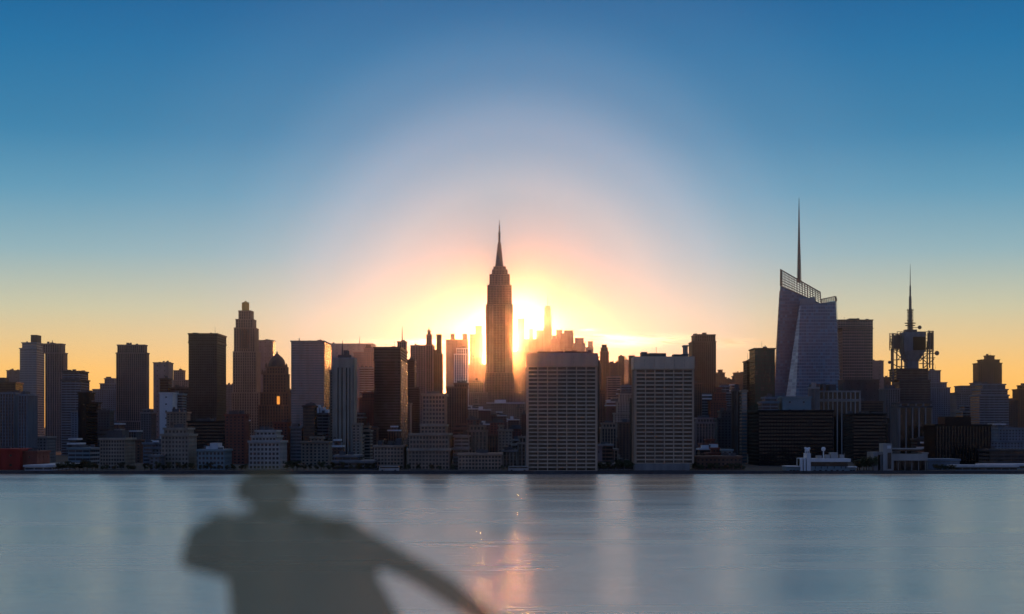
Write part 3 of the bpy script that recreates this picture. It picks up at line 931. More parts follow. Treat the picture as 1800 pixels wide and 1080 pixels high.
for k in range(4):
    a = PI / 4 + k * PI / 2
    m.hexa([(math.cos(a + e) * r, math.sin(a + e) * r, z[0]) for e, r in ((-.12, 9.5), (.12, 9.5), (.2, 4.5), (-.2, 4.5))],
           [(math.cos(a + e) * r, math.sin(a + e) * r, z[5]) for e, r in ((-.12, 3.8), (.12, 3.8), (.2, 2.4), (-.2, 2.4))])
mast = m.build('mooring_mast', WALL['steel'], ESB)
m = MB()
m.lathe([(1.9, hz(421, Y)), (1.7, hz(405, Y)), (1.2, hz(404, Y)), (1.0, hz(393, Y)), (.5, hz(392, Y)), (.3, hz(383, Y))], 8)
for py in (417, 412, 408):
    m.lathe([(2.6, hz(py, Y)), (2.6, hz(py, Y) + 1.2)], 8)
m.build('antenna', WALL['steel'], mast)

# the slender stepped tower with the gilded cap
Y = 2200.0
AD = T('skyscraper', 'slender stepped stone tower with a gilded cap left of the silver glass tower', Y,
       [(408, 455, 690, 1), (410, 450, 618, 1), (412, 447.5, 576, .9), (415, 444, 561, .8), (420, 440.5, 546, .65)], (3.3, 3.7, .46, .26, .7, .2), 'tan', 'dark', depth=36, side=None, clutter=False)
hx, hz = local(AD)
m = MB()
c = (hx(431, Y + 15), 0)
z0 = hz(546, Y + 15)
z1 = hz(533, Y + 15)
for k in range(8):
    a = 2 * PI * k / 8
    m.box(c[0] + 4.2 * math.cos(a) - .9, c[0] + 4.2 * math.cos(a) + .9, 4.2 * math.sin(a) - .9, 4.2 * math.sin(a) + .9, z0, z1 - .5)
m.lathe([(3.9, z0), (3.9, z1)], 12, c)
m.lathe([(5.3, z1), (5.3, z1 + .8), (3.0, z1 + 1.4), (.3, z1 + 3.2)], 12, c)
m.build('gilded_cap', WALL['copper'], AD)
m = MB()
for k in range(4):          # dark strips painted as the shade of tall niches under the crown
    px = 422.5 + k * 4.6
    m.box(hx(px, Y) - 1.1, hx(px, Y) + 1.1, -18.3, -15, hz(613, Y), hz(580, Y), 'kb')
m.build('niche_shade', WALL['dark'], AD)

# the domed tower
Y = 1950.0
DM = T('skyscraper', 'dark stone tower under a rounded dome with small pinnacles right of the gilded cap tower', Y,
       [(455, 508, 712, 1), (458, 506, 690, .9), (463, 503, 657, .8), (469, 502, 645, .65)], (3.4, 3.7, .5, .3, .7, .2), 'brick', 'dark', depth=34, clutter=False)
hx, hz = local(DM)
m = MB()
Yd = Y + 17
c = (hx(487, Yd), 0)
z = [hz(v, Yd) for v in (645, 640, 634, 629, 625, 622)]
m.lathe([(10.6, z[0]), (10.4, z[1]), (9.3, z[2]), (6.8, z[3]), (3.6, z[4]), (1.2, z[5]), (.7, z[5] + 2), (.2, hz(618, Yd))], 16, c)
m.build('dome', WALL['dark'], DM)
m = MB()
for px, t_ in ((463.5, 653), (503, 653), (470, 641), (501.5, 641)):
    for dy in (-12, 12):
        x = hx(px, Yd)
        m.lathe([(1.6, hz(t_ + 6, Yd)), (1.4, hz(t_ + 1, Yd)), (.1, hz(t_ - 3, Yd))], 6, (x, dy * .85))
m.build('pinnacle', WALL['brick'], DM)
lit, t = new_mat('glint_panel')  # glowing panel added for an orange reflection in the glass
e = t.n('ShaderNodeEmission')
e.inputs[0].default_value = (1.0, .36, .06, 1)
e.inputs[1].default_value = 1.1
o_ = t.n('ShaderNodeOutputMaterial')
t.put(o_.inputs[0], e.outputs[0])
m = MB()
m.box(hx(487, Y), hx(491.5, Y), -17.9, -15, hz(711, Y), hz(697, Y))
m.build('glint_panel', lit, DM)

# the striped concrete tower
Y = 1150.0
SP = T('skyscraper', 'pale concrete tower with three tall dark window stripes in the left half of the photo', Y, [(586, 621, 808), (586.5, 620.5, 643), (586.5, 620.5, 629)],
       (400, 400, .01, .01, .2, .2), 'concrete', 'black', depth=20, clutter=False, plants=[(594, 615, 624), (604, 611, 616)], masts=[(602, 599)])
hx, hz = local(SP)
m = MB()
b0, b1 = 0.0, hz(646, Y)
for a, b in ((586.5, 593.5), (595.6, 600.4), (602.6, 608.4), (610.6, 614.4), (616, 620.5)):
    m.box(hx(a, Y), hx(b, Y), -11.2, -9.9, b0, b1, 'kb')
m.box(hx(586.5, Y), hx(620.5, Y), -11.3, -9.9, b1 - .2, hz(631, Y), 'k')
for a in (-10, -3.4, 3.3):
    m.box(hx(620.5, Y), hx(620.5, Y) + 1.0, a, a + 4.2, b0, b1, 'lb')
    m.box(hx(586.5, Y) - 1.0, hx(586.5, Y), a, a + 4.2, b0, b1, 'rb')
m.box(hx(620.5, Y), hx(620.5, Y) + 1.1, -10, 10, b1 - .2, hz(631, Y), 'l')
m.build('concrete_fin', WALL['beige'], SP)

# the crystal tower with the slanted lattice top
Y = 2000.0
CR = empty('glass_tower', 'tall faceted glass tower with a slanted lattice top and a long spire', 'skyscraper', (wx(1420, Y), Y + 30, GZ))
hx, hz = local(CR)
cur = curtain_mat('crystal_curtain_wall', (0.02, 0.12, 0.20), (0.10, 0.27, 0.38), 3.0, 4.2, .11)
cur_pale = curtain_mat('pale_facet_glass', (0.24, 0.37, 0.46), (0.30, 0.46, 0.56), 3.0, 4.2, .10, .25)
m = MB()
q = lambda px, py, dy: (hx(px, Y + 30 + dy), dy, hz(py, Y + 30 + dy))
zb = 0.0
def qb(px, dy):
    return (hx(px, Y + 30 + dy), dy, zb)
# front volume: front face, left facet (narrow above, wide below), right and back
A = {'fl': q(1407, 537, -30), 'fr': q(1469, 531, -30), 'br': q(1471, 529, 20), 'bl': q(1405, 538, -24)}
B = {'fl': qb(1394, -30), 'fr': qb(1480, -30), 'br': qb(1482, 20), 'bl': qb(1368, -2)}
m.face([B['fl'], B['fr'], A['fr'], A['fl']])
m.face([B['fr'], B['br'], A['br'], A['fr']])
m.face([A['bl'], A['fl'], A['fr'], A['br']])
m.face([B['br'], B['bl'], A['bl'], A['br']])
m.build('front_shaft', cur, CR)
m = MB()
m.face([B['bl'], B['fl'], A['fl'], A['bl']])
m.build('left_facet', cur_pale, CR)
m = MB()
# rear slab on the left, taller, its roof falling to the right
P = [(1371.6, 499), (1443, 531)]
m.hexa([qb(1356, 0), qb(1455, 0), qb(1455, 38), qb(1362, 38)],
       [q(1371.6, 503, 0), q(1443, 534, 0), q(1443, 534, 38), q(1373, 503, 38)])
m.build('rear_shaft', curtain_mat('dark_curtain_wall', (0.03, 0.13, 0.21), (0.08, 0.20, 0.28), 3.0, 4.2, .12, .45, .3), CR)


m = MB()
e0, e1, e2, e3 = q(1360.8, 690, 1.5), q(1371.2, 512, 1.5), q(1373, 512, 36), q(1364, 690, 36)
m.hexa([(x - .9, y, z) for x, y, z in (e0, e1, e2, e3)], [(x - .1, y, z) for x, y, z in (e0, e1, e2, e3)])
m.build('sun_gold_panel', curtain_mat('sun_amber_tint', (0.30, 0.21, 0.12), (0.14, 0.11, 0.09), 3.0, 4.2, .12, .12, 1.0), CR)  # added edge panel, the sun's gold gleam put into its colour


def lattice_screen(name, p00, p10, p11, p01, nx, nz, r, parent):
    """a screen of thin bars across a four-cornered opening"""
    mm = MB()
    p00, p10, p11, p01 = map(Vector, (p00, p10, p11, p01))
    for i in range(nx + 1):
        k = i / nx
        mm.bar(p00.lerp(p10, k), p01.lerp(p11, k), r * (1.6 if i in (0, nx) else 1), 4)
    for j in range(nz + 1):
        k = j / nz
        mm.bar(p00.lerp(p01, k), p10.lerp(p11, k), r * (1.9 if j == nz else 1), 4)
    return mm.build(name, WALL['steel'], parent)


lattice_screen('crown_screen', q(1371.6, 503, 0), q(1443, 534, 0), q(1442, 514, 0), q(1371.9, 474, 0), 15, 6, .42, CR)
lattice_screen('crown_screen', q(1374.5, 503, 38), q(1443, 534, 38), q(1442, 515, 38), q(1374.5, 476, 38), 15, 6, .42, CR)
lattice_screen('crown_screen', q(1371.6, 503, 0), q(1374.5, 503, 38), q(1374.5, 476, 38), q(1371.9, 474, 0), 6, 6, .42, CR)
lattice_screen('crown_screen', q(1444, 533, -30), q(1469, 531, -30), q(1467.5, 521.5, -30), q(1443.5, 526.5, -30), 8, 4, .42, CR)
lattice_screen('crown_screen', q(1469, 531, -30), q(1471, 529, 20), q(1469.5, 521.5, 20), q(1467.5, 521.5, -30), 8, 4, .42, CR)
m = MB()
m.hexa([q(1405, 536, -22), q(1434, 536, -22), q(1434, 536, 10), q(1405, 536, 10)], [q(1407, 526, -22), q(1432, 522, -22), q(1432, 522, 10), q(1407, 526, 10)])
m.build('plant_room', WALL['teal'], CR)
m = MB()
sx, sy = hx(1404.5, Y + 44), 14
prof = [(2.3, 497), (2.1, 470), (1.7, 440), (1.35, 415), (1.0, 390), (.7, 370), (.25, 348)]
m.lathe([(r, hz(p, Y + 44)) for r, p in prof], 6, (sx, sy))
for k in range(34):
    f = k / 33
    m.lathe([(2.9 * (1 - f) + .6, hz(497 - f * 120, Y + 44)), (2.9 * (1 - f) + .6, hz(497 - f * 120, Y + 44) + .5)], 6, (sx, sy))
m.bar((sx + 3, sy - 1, hz(505, Y + 44)), (sx + 1.2, sy, hz(420, Y + 44)), .22, 4)
m.build('spire', WALL['steel'], CR)

# the lattice crowned tower with the broadcast mast
Y = 1700.0
MT = T('skyscraper', 'dark tower crowned by steel sign frames and a tall broadcast mast', Y, [(1570, 1638, 720, 1), (1580, 1637, 705, .95), (1581, 1635, 668, .85), (1576, 1631, 648, .8)],
       'bands', 'dark', 'dark', depth=40, clutter=False)
hx, hz = local(MT)
Yc = Y + 20
h = lambda py: hz(py, Yc)
X = lambda px: hx(px, Yc)
m = MB()
m.box(X(1592), X(1612), -7, 7, h(649), h(632))
m.hexa([(X(1591), -7, h(636)), (X(1612), -7, h(636)), (X(1612), 7, h(636)), (X(1591), 7, h(636))],
       [(X(1585), -11, h(618)), (X(1622), -11, h(618)), (X(1622), 11, h(618)), (X(1585), 11, h(618))])
m.box(X(1585), X(1622), -11, 11, h(618), h(585))
m.build('crown_core', WALL['blue'], MT)
m = MB()
m.box(X(1600.5), X(1621.5), -12.2, -11.1, h(616.5), h(593.5))
m.build('sign_panel', WALL['black'], MT)


def frame_panel(x0, x1, y0, y1, z0, z1, n):
    mm = MB()
    for k in range(n + 1):
        f = k / n
        mm.bar((x0 + (x1 - x0) * f, y0 + (y1 - y0) * f, z0), (x0 + (x1 - x0) * f, y0 + (y1 - y0) * f, z1), .42, 4)
    for k in range(7):
        z = z0 + (z1 - z0) * k / 6
        mm.bar((x0, y0, z), (x1, y1, z), .42, 4)
    for k in range(n):
        f, g = k / n, (k + 1) / n
        mm.bar((x0 + (x1 - x0) * f, y0 + (y1 - y0) * f, z0), (x0 + (x1 - x0) * g, y0 + (y1 - y0) * g, z1), .3, 4)
    return mm.build('sign_frame', WALL['steel'], MT)


frame_panel(X(1562), X(1583), -16, -4, h(616), h(588), 6)
frame_panel(X(1562), X(1583), -4, 12, h(616), h(587), 6)
frame_panel(X(1626), X(1640), -13, -2, h(618), h(583), 5)
frame_panel(X(1583), X(1640), 15, 15, h(617), h(582), 9)
m = MB()
m.box(X(1563.5), X(1576), -15, -13.8, h(615), h(591))
m.box(X(1627), X(1636), -8, -6.8, h(615), h(586))
m.build('sign_panel', WALL['dark'], MT)
m = MB()
for px, py0, py1, dy in ((1564, 672, 588, -15), (1574, 650, 590, -6), (1638.7, 650, 582, -2), (1629, 648, 584, -12), (1619, 648, 618, -9), (1580, 650, 612, -12), (1571, 660, 612, 10), (1635, 650, 600, 12)):
    m.bar((X(px), dy, h(py0)), (X(px), dy, h(py1)), .85, 5)
for a, pa, b, pb in ((1564, 634, 1592, 633), (1564, 640, 1580, 648), (1574, 645, 1592, 645), (1612, 624, 1640, 622), (1612, 631, 1640, 630), (1612, 640, 1638, 641), (1619, 648, 1638, 632), (1564, 616, 1592, 640), (1612, 636, 1634, 618), (1574, 634, 1586, 620), (1626, 640, 1612, 626)):
    m.bar((X(a), -10, h(pa)), (X(b), -9, h(pb)), .6, 4)
m.build('steel_brace', WALL['steel'], MT)
for px, py, s in ((1642, 622, 2.6), (1559.5, 638, 1.8), (1612, 577, 2.2)):
    m = MB()
    m.lathe([(.3, 0), (1.5, .5), (2.3, 1.5), (2.5, 2.4)], 10)
    m.v = [(X(px) + v[0] * s / 2.5, -9 - v[2] * s / 2.5, h(py) + v[1] * s / 2.5) for v in m.v]
    m.bar((X(px), -9, h(py)), (X(1600 if px == 1612 else (1637 if px > 1600 else 1566)), -8, h(py)), .4, 4)
    m.build('dish_antenna', WALL['steel'], MT)
m = MB()
cx_ = X(1600)
m.box(X(1590), X(1610), -5, 5, h(585), h(580))
m.lathe([(2.6, h(580)), (2.2, h(545)), (1.6, h(543)), (1.4, h(522)), (1.0, h(521)), (.85, h(503)), (.5, h(502)), (.35, h(484)), (.12, h(464))], 8, (cx_, 0))
for py, r in ((573, 5.5), (569, 6.2), (564, 3.6), (546, 3.8), (550, 3.3), (556, 3.2)):
    m.lathe([(r, h(py)), (r, h(py) + .7)], 8, (cx_, 0))
for dx in (-3, 3):
    m.bar((cx_ + dx, 0, h(580)), (cx_ + dx, 0, h(543)), .3, 4)
m.build('broadcast_mast', WALL['steel'], MT)
T('office_tower', 'grey green ribbed slab in front of the left side of the mast tower', 1500, [(1557, 1581, 683)], 'ribs', 'grey', 'dark', depth=26, plants=[(1561, 1572, 677)])
T('office_tower', 'dark block with pale stone columns and a plain top in front of the mast tower', 1350, [(1581, 1638, 714), (1583, 1636, 711)], (6.0, 80, .2, .02, .9, .2), 'concrete', 'black', depth=28, clutter=False, topcol='dark')

# round corner of the white ribbed tower and the round copper tower by the black slab
def round_tower(name, label, Y, px, half, top, wall, glass, ribs, roof):
    c = wx(px, Y)
    rad = half / F * Y
    root = empty(name, label, 'tower', (c, Y + rad, GZ))
    H = wz(top, Y) - GZ
    m = MB()
    m.lathe([(rad, 0), (rad, H)], 24, cap=False)
    m.smooth = True
    m.build('glazing', GLASS[glass], root)
    m = MB()
    for k in range(ribs):
        a = 2 * PI * k / ribs
        u, v = Vector((math.cos(a), math.sin(a))), Vector((-math.sin(a), math.cos(a)))
        w = PI * rad / ribs * .5
        pts = [u * (rad - .1) - v * w, u * (rad + .7) - v * w, u * (rad + .7) + v * w, u * (rad - .1) + v * w]
        m.hexa([(p.x, p.y, 0) for p in pts], [(p.x, p.y, H) for p in pts])
    m.build('wall', WALL[wall], root)
    m = MB()
    m.lathe([(rad + 1, H), (rad + 1, H + 1.5)], 24)
    m.lathe([(rad * .5, H + 1.5), (rad * .5, H + 5)], 12)
    m.build('roof', WALL[roof], root)
    return root


round_tower('office_tower', 'round dark copper tower with a glowing left edge left of the huge black slab', 1130, 1296.5, 8, 688, 'brown', 'mirror', 18, 'dark')
round_tower('office_tower', 'pale rounded concrete stair tower at the left end of the white ribbed tower', 1236, 1432, 8.5, 684, 'concrete', 'dark', 30, 'concrete')

# ------------------------------------------------------------------ the white buildings at the water on the right
Y = 915.0
WT = empty('ferry_terminal', 'white waterfront terminal with a slotted tower and round radar balls under the huge black slab', 'terminal', (wx(1445, Y), Y + 8, GZ))
hx, hz = local(WT)
b = lambda m, x0, x1, y0, y1, t_, bt, skip='': m.box(hx(x0, Y), hx(x1, Y), y0, y1, hz(bt, Y) if bt else 0, hz(t_, Y), skip)
m = MB()
b(m, 1407, 1411, -8, 2, 807, 0); b(m, 1413, 1416.3, -8, 2, 806, 0); b(m, 1418, 1425, -8.4, 2, 797, 0)
b(m, 1407, 1425, -5.5, 4, 805.6, 0)
m.build('slotted_tower', WALL['white'], WT)
m = MB()
b(m, 1425, 1490, -8, 8, 820.2, 0)
b(m, 1383, 1407, -7, 6, 821, 0)
b(m, 1490, 1505, -7, 6, 822, 0)
m.build('lower_hall', WALL['teal'], WT)
m = MB()
b(m, 1425, 1492, -5.5, 7, 812.2, 820.2)
m.build('window_band', GLASS['dark'], WT)
m = MB()
b(m, 1424.5, 1495, -9, 8, 806.5, 812.2)
b(m, 1382, 1407, -8, 7, 819.6, 821)
b(m, 1489, 1507, -8, 7, 820.6, 822)
m.build('roof', WALL['white'], WT)
m = MB()
for px in (1433, 1443, 1454, 1466, 1478, 1486):
    b(m, px, px + .8, -8.6, -7.9, 820, 824)
for px in (1388, 1394, 1400, 1430, 1440, 1450, 1460, 1470, 1480, 1494, 1499):
    b(m, px, px + 4, -8.25, -7.9, 826.4, 830)
m.build('window_strip', GLASS['dark'], WT)
m = MB()
b(m, 1464, 1476, -3, 4, 796, 806.5); b(m, 1455, 1463, -2, 4, 800, 806.5); b(m, 1440, 1448, -2, 3, 801.5, 806.5); b(m, 1480, 1488, -2, 3, 800, 806.5)
m.bar((hx(1489, Y), 0, hz(806, Y)), (hx(1489, Y), 0, hz(797, Y)), .15, 4)
m.build('plant_room', WALL['pale'], WT)
for px, py, r in ((1451, 790, 1.3), (1422, 791, 1.25), (1425.5, 789, .8), (1419, 788.5, .7)):
    m = MB()
    zc = hz(py, Y)
    m.lathe([(max(.02, r * math.sin(PI * k / 8)), zc - r * math.cos(PI * k / 8)) for k in range(9)], 12, (hx(px, Y), -2))
    m.bar((hx(px, Y), -2, hz(806 if px > 1440 else 797, Y)), (hx(px, Y), -2, zc - r + .05), .35, 5)
    m.smooth = True
    m.build('radar_ball', WALL['white'], WT)

Y = 925.0
W2 = empty('ferry_terminal', 'white concrete terminal with a square tower and a long raised beam on the right bank', 'terminal', (wx(1585, Y), Y + 10, GZ))
hx, hz = local(W2)
m = MB()
b(m, 1552.5, 1568, -10, 0, 780, 0)
m.build('tower', WALL['pale'], W2)
m = MB()
b(m, 1536, 1544, -9, 8, 795, 0); b(m, 1544, 1552.5, -8.6, 8, 795, 800); b(m, 1548.5, 1552.4, -8, -2, 800, 0)
m.build('wing', WALL['concrete'], W2)
m = MB()
b(m, 1559.5, 1566, -10.2, -9, 783.5, 789)
m.build('white_sign', WALL['white'], W2)  # plain white panel on the tower front
m = MB()
b(m, 1560.5, 1566.5, -10.3, -9.2, 832, 0)
m.box(hx(1560.3, Y), hx(1566.5, Y), -10.3, -9.2, 1, hz(796, Y))
m.box(hx(1567.9, Y), hx(1633, Y), -4, 8, 0, hz(810, Y))
m.box(hx(1575, Y), hx(1622, Y), -6, 4, hz(793, Y), hz(790, Y))
m.build('glazing', GLASS['dark'], W2)
m = MB()
b(m, 1568, 1631, -9.6, 6, 798.5, 810)
b(m, 1569, 1623, -8, 5, 788.5, 790.4)
b(m, 1568, 1571, -9.6, -7, 810, 0)
b(m, 1624, 1636, -6, 4, 796, 798)
m.build('raised_beam', WALL['pale'], W2)
m = MB()
for px in (1580, 1592, 1604, 1616, 1628):
    b(m, px, px + 1, -8, -7, 810, 0)
m.build('column', WALL['concrete'], W2)

for px, lab in ((684, 'white coach parked on the shore road under the mid brown gridded block'), (911, 'white coach parked on the shore road left of the glowing gridded slab')):
    cr_ = empty('coach', lab, 'coach', (wx(px, 905), 905, GZ + .012))
    m = MB()
    m.hexa([(-5.8, -1.2, .45), (5.8, -1.2, .45), (5.8, 1.2, .45), (-5.8, 1.2, .45)], [(-5.6, -1.15, 3.1), (5.75, -1.15, 3.1), (5.75, 1.15, 3.1), (-5.6, 1.15, 3.1)])
    m.build('coach_body', WALL['pale'], cr_)
    m = MB()
    m.box(-5.2, 5.5, -1.23, -1.1, 1.9, 2.6)
    m.build('window_band', GLASS['black'], cr_)
    for wx_ in (-3.8, 3.6):
        for wy in (-1.05, 1.05):
            m = MB()
            m.bar((wx_, wy - .15, .5), (wx_, wy + .15, .5), .5, 14)
            m.build('wheel', WALL['black'], cr_)

gold, t = new_mat('sun_gold_tint')  # glass tinted gold to paint in the sunlit tower sides
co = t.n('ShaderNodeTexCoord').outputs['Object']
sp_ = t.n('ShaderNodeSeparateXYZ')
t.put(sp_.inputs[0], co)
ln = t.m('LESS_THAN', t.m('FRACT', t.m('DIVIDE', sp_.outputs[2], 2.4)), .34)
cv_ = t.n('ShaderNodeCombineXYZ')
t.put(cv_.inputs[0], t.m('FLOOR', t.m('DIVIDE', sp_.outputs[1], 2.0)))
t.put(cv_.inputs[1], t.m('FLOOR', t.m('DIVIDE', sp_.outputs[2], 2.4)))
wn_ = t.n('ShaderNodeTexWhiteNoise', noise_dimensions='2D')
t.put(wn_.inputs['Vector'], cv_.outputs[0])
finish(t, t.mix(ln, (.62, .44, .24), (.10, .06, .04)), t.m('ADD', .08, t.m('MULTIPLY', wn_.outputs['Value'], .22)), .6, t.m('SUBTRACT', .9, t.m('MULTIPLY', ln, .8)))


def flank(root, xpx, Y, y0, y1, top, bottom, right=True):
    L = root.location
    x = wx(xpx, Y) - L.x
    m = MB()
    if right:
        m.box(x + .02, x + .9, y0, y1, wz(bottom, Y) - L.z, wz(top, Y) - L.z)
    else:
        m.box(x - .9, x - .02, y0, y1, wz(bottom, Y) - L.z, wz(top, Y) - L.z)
    m.build('sun_gold_panel', gold, root)


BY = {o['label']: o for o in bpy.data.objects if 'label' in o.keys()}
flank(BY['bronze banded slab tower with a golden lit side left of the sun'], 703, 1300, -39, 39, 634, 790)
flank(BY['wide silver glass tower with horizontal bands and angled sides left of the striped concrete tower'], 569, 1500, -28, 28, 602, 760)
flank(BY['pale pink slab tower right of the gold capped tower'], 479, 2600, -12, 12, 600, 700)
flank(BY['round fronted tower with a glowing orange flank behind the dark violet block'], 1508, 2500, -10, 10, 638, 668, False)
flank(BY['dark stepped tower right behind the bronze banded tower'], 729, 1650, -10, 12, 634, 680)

# ------------------------------------------------------------------ small blocks crowding the gaps
def crowd(seed, n, x0, x1, t0, t1, Y0, Y1, walls, label, group):
    rnd = random.Random(seed)
    for k in range(n):
        Yk = Y0 + (Y1 - Y0) * (k + rnd.random()) / n
        f = (Yk - Y0) / (Y1 - Y0)
        w = rnd.uniform(12, 26) * (1 - .35 * f)
        c = rnd.uniform(x0 + w / 2, x1 - w / 2)
        top = t1 + (t0 - t1) * f + rnd.uniform(-8, 8)
        wm = rnd.choice(walls)
        tiers = [(c - w / 2, c + w / 2, top)]
        if rnd.random() < .5:
            tiers.append((c - w * rnd.uniform(.15, .42), c + w * rnd.uniform(.15, .42), top - rnd.uniform(4, 11)))
        T('apartment_block', label, Yk, tiers, rnd.choice(['punched', 'punched', 'bands', 'ribs']), wm, 'dark', roof=rnd.choice(['roof', 'paleroof']), topcol=rnd.choice([wm, 'concrete', 'paleroof', wm]),
          group=group, depth=rnd.uniform(14, 24), tanks=[(c, top - 11)] if rnd.random() < .25 and len(tiers) == 1 else ())


crowd(1, 20, 820, 928, 716, 796, 1010, 2200, ['brick', 'tan', 'stucco', 'beige'], 'small brown block in the crowd of roofs below the sunlit spire tower', 'small blocks below the spire tower')
crowd(2, 12, 1050, 1114, 690, 796, 1010, 2000, ['brick', 'tan', 'stucco'], 'small brown block in the crowded gap between the two gridded slabs', 'small blocks between the gridded slabs')
crowd(3, 14, 1219, 1312, 690, 796, 1010, 2000, ['brick', 'grey', 'dark', 'blue', 'redbrick'], 'small dark block in the crowded gap right of the second gridded slab', 'small blocks right of the second slab')
crowd(4, 16, 500, 730, 700, 790, 1010, 1600, ['brick', 'redbrick', 'tan', 'dark'], 'small dark brown block in the crowd around the striped concrete tower', 'small blocks round the striped tower')
crowd(5, 18, 60, 440, 715, 800, 1010, 1500, ['dark', 'grey', 'brick', 'blue'], 'small dark block low in the crowd of the left bank', 'small blocks of the left bank')
crowd(6, 12, 1480, 1800, 720, 795, 1180, 1600, ['dark', 'grey', 'blue'], 'small dark block low in the crowd of the right bank', 'small blocks of the right bank')

# ------------------------------------------------------------------ trees on the esplanade
leaf_m, t = new_mat('leaf_green')
rn = t.n('ShaderNodeObjectInfo').outputs['Random']
co = t.n('ShaderNodeTexCoord').outputs['Object']
cl = t.mix(t.noise(co, 0.9, 2), (0.028, 0.040, 0.018), (0.075, 0.085, 0.035))
cl = t.mix(t.m('MULTIPLY', rn, .5), cl, (0.075, 0.055, 0.03))
finish(t, cl, .7, .2)
protos = []
for v in range(5):
    rnd = random.Random(50 + v)
    tk, cr = MB(), MB()
    tk.lathe([(.28, 0), (.2, 2.2), (.12, 4.6)], 6)
    for k in range(5):
        a = rnd.uniform(0, 2 * PI)
        tk.bar((0, 0, 1.8 + k * .45), (math.cos(a) * 1.7, math.sin(a) * 1.7, 3.6 + k * .5), .09, 4)
    clumps = [(rnd.uniform(-1.9, 1.9), rnd.uniform(-1.9, 1.9), rnd.uniform(2.8, 6.6), rnd.uniform(.8, 1.5)) for k in range(11)]
    for (cx_, cy_, cz_, cr_) in clumps:
        for k in range(55):
            d = Vector((rnd.gauss(0, 1), rnd.gauss(0, 1), rnd.gauss(0, .8))).normalized() * cr_ * rnd.uniform(.35, 1.05)
            p = Vector((cx_, cy_, cz_)) + d
            u = Vector((rnd.gauss(0, 1), rnd.gauss(0, 1), rnd.gauss(0, 1))).normalized()
            w = u.orthogonal().normalized()
            s = rnd.uniform(.16, .34)
            cr.face([p - u * s - w * s * .6, p + u * s - w * s * .6, p + u * s + w * s * .6, p - u * s + w * s * .6])
    protos.append((tk, cr))
first = {}


def tree(px, Y, s, label, group):
    v = rnd_t.randrange(5)
    root = empty('tree', label, 'tree', (wx(px, Y), Y, GZ), rnd_t.uniform(0, 6.28), group)
    root.scale = (s * rnd_t.uniform(.9, 1.25), s * rnd_t.uniform(.9, 1.25), s * rnd_t.uniform(.85, 1.1))
    if v not in first:
        a = protos[v][0].build('trunk', WALL['brown'], root)
        c = protos[v][1].build('crown', leaf_m, root)
        first[v] = (a, c)
    else:
        for src in first[v]:
            o = src.copy()
            COL.objects.link(o)
            o.parent = root
    return root


rnd_t = random.Random(77)
def tree_row(n, x0, x1, Y0, Y1, s0, s1, label, group):
    for k in range(n):
        tree(x0 + (x1 - x0) * (k + rnd_t.uniform(.2, .8)) / n, rnd_t.uniform(Y0, Y1), rnd_t.uniform(s0, s1), label, group)


tree_row(10, 98, 172, 913, 922, .62, .95, 'dark leafy tree in the clump between pale shed and brown gridded building', 'trees by the pale shed')
tree_row(22, 172, 440, 911, 918, .42, .75, 'small dark tree in the row along the left shore promenade', 'trees of the left promenade')
tree_row(16, 500, 660, 911, 920, .45, .85, 'bushy tree below the striped concrete tower by the water', 'trees below the striped tower')
tree_row(8, 660, 800, 911, 916, .35, .6, 'small tree before the stepped brick apartment house', 'trees before the brick apartments')
tree_row(6, 880, 926, 911, 916, .35, .6, 'small brown tree just left of the glowing gridded slab', 'trees left of the glowing slab')
tree_row(8, 1050, 1114, 912, 922, .55, .9, 'bushy tree between the two gridded slabs', 'trees between the gridded slabs')
tree_row(12, 1216, 1312, 911, 918, .4, .7, 'small dark tree on the shore right of the second gridded slab', 'trees right of the second slab')
tree_row(6, 1504, 1536, 916, 930, .75, 1.15, 'autumn brown tree between the two white terminals', 'trees between the terminals')
tree_row(8, 1640, 1680, 911, 916, .35, .6, 'low shrubby tree by the hall left of the pier sheds', 'trees by the pier sheds')

# ------------------------------------------------------------------ the person close by, back turned, out of focus
PY = 4.1
DECK = 23.22
pm, t = new_mat('dusky_see_through_figure')
p = t.n('ShaderNodeBsdfPrincipled')
p.inputs['Base Color'].default_value = PERSON_COL = (0.31, 0.25, 0.105, 1)
p.inputs['Roughness'].default_value = .9
p.inputs['Specular IOR Level'].default_value = .1
tr = t.n('ShaderNodeBsdfTransparent')
mx = t.n('ShaderNodeMixShader')
mx.inputs[0].default_value = 0.57
t.put(mx.inputs[1], tr.outputs[0])
t.put(mx.inputs[2], p.outputs[0])
o_ = t.n('ShaderNodeOutputMaterial')
t.put(o_.inputs[0], mx.outputs[0])


def P3(px, py, dy=0.0):
    Yp = PY + dy
    return Vector((wx(px, Yp), Yp, wz(py, Yp)))


PR = empty('person', 'out of focus see-through person seen from behind with one arm reaching out to the right', 'person', (wx(520, PY), PY, DECK))


BALLS = []


def ball(p, r):
    BALLS.append((Vector(p), r if isinstance(r, tuple) else (r, r, r)))


def limb(pts, step=.02):
    """pts: (point, radius); a tapering chain of overlapping rounds, fused into one skin below"""
    for (p, r), (q_, r2) in zip(pts, pts[1:]):
        n = max(2, int((q_ - p).length / step))
        for k in range(n + 1):
            f = k / n
            ball(p.lerp(q_, f), r + (r2 - r) * f)


ROWS = []
U = PY / F            # metres for one photo pixel at the person
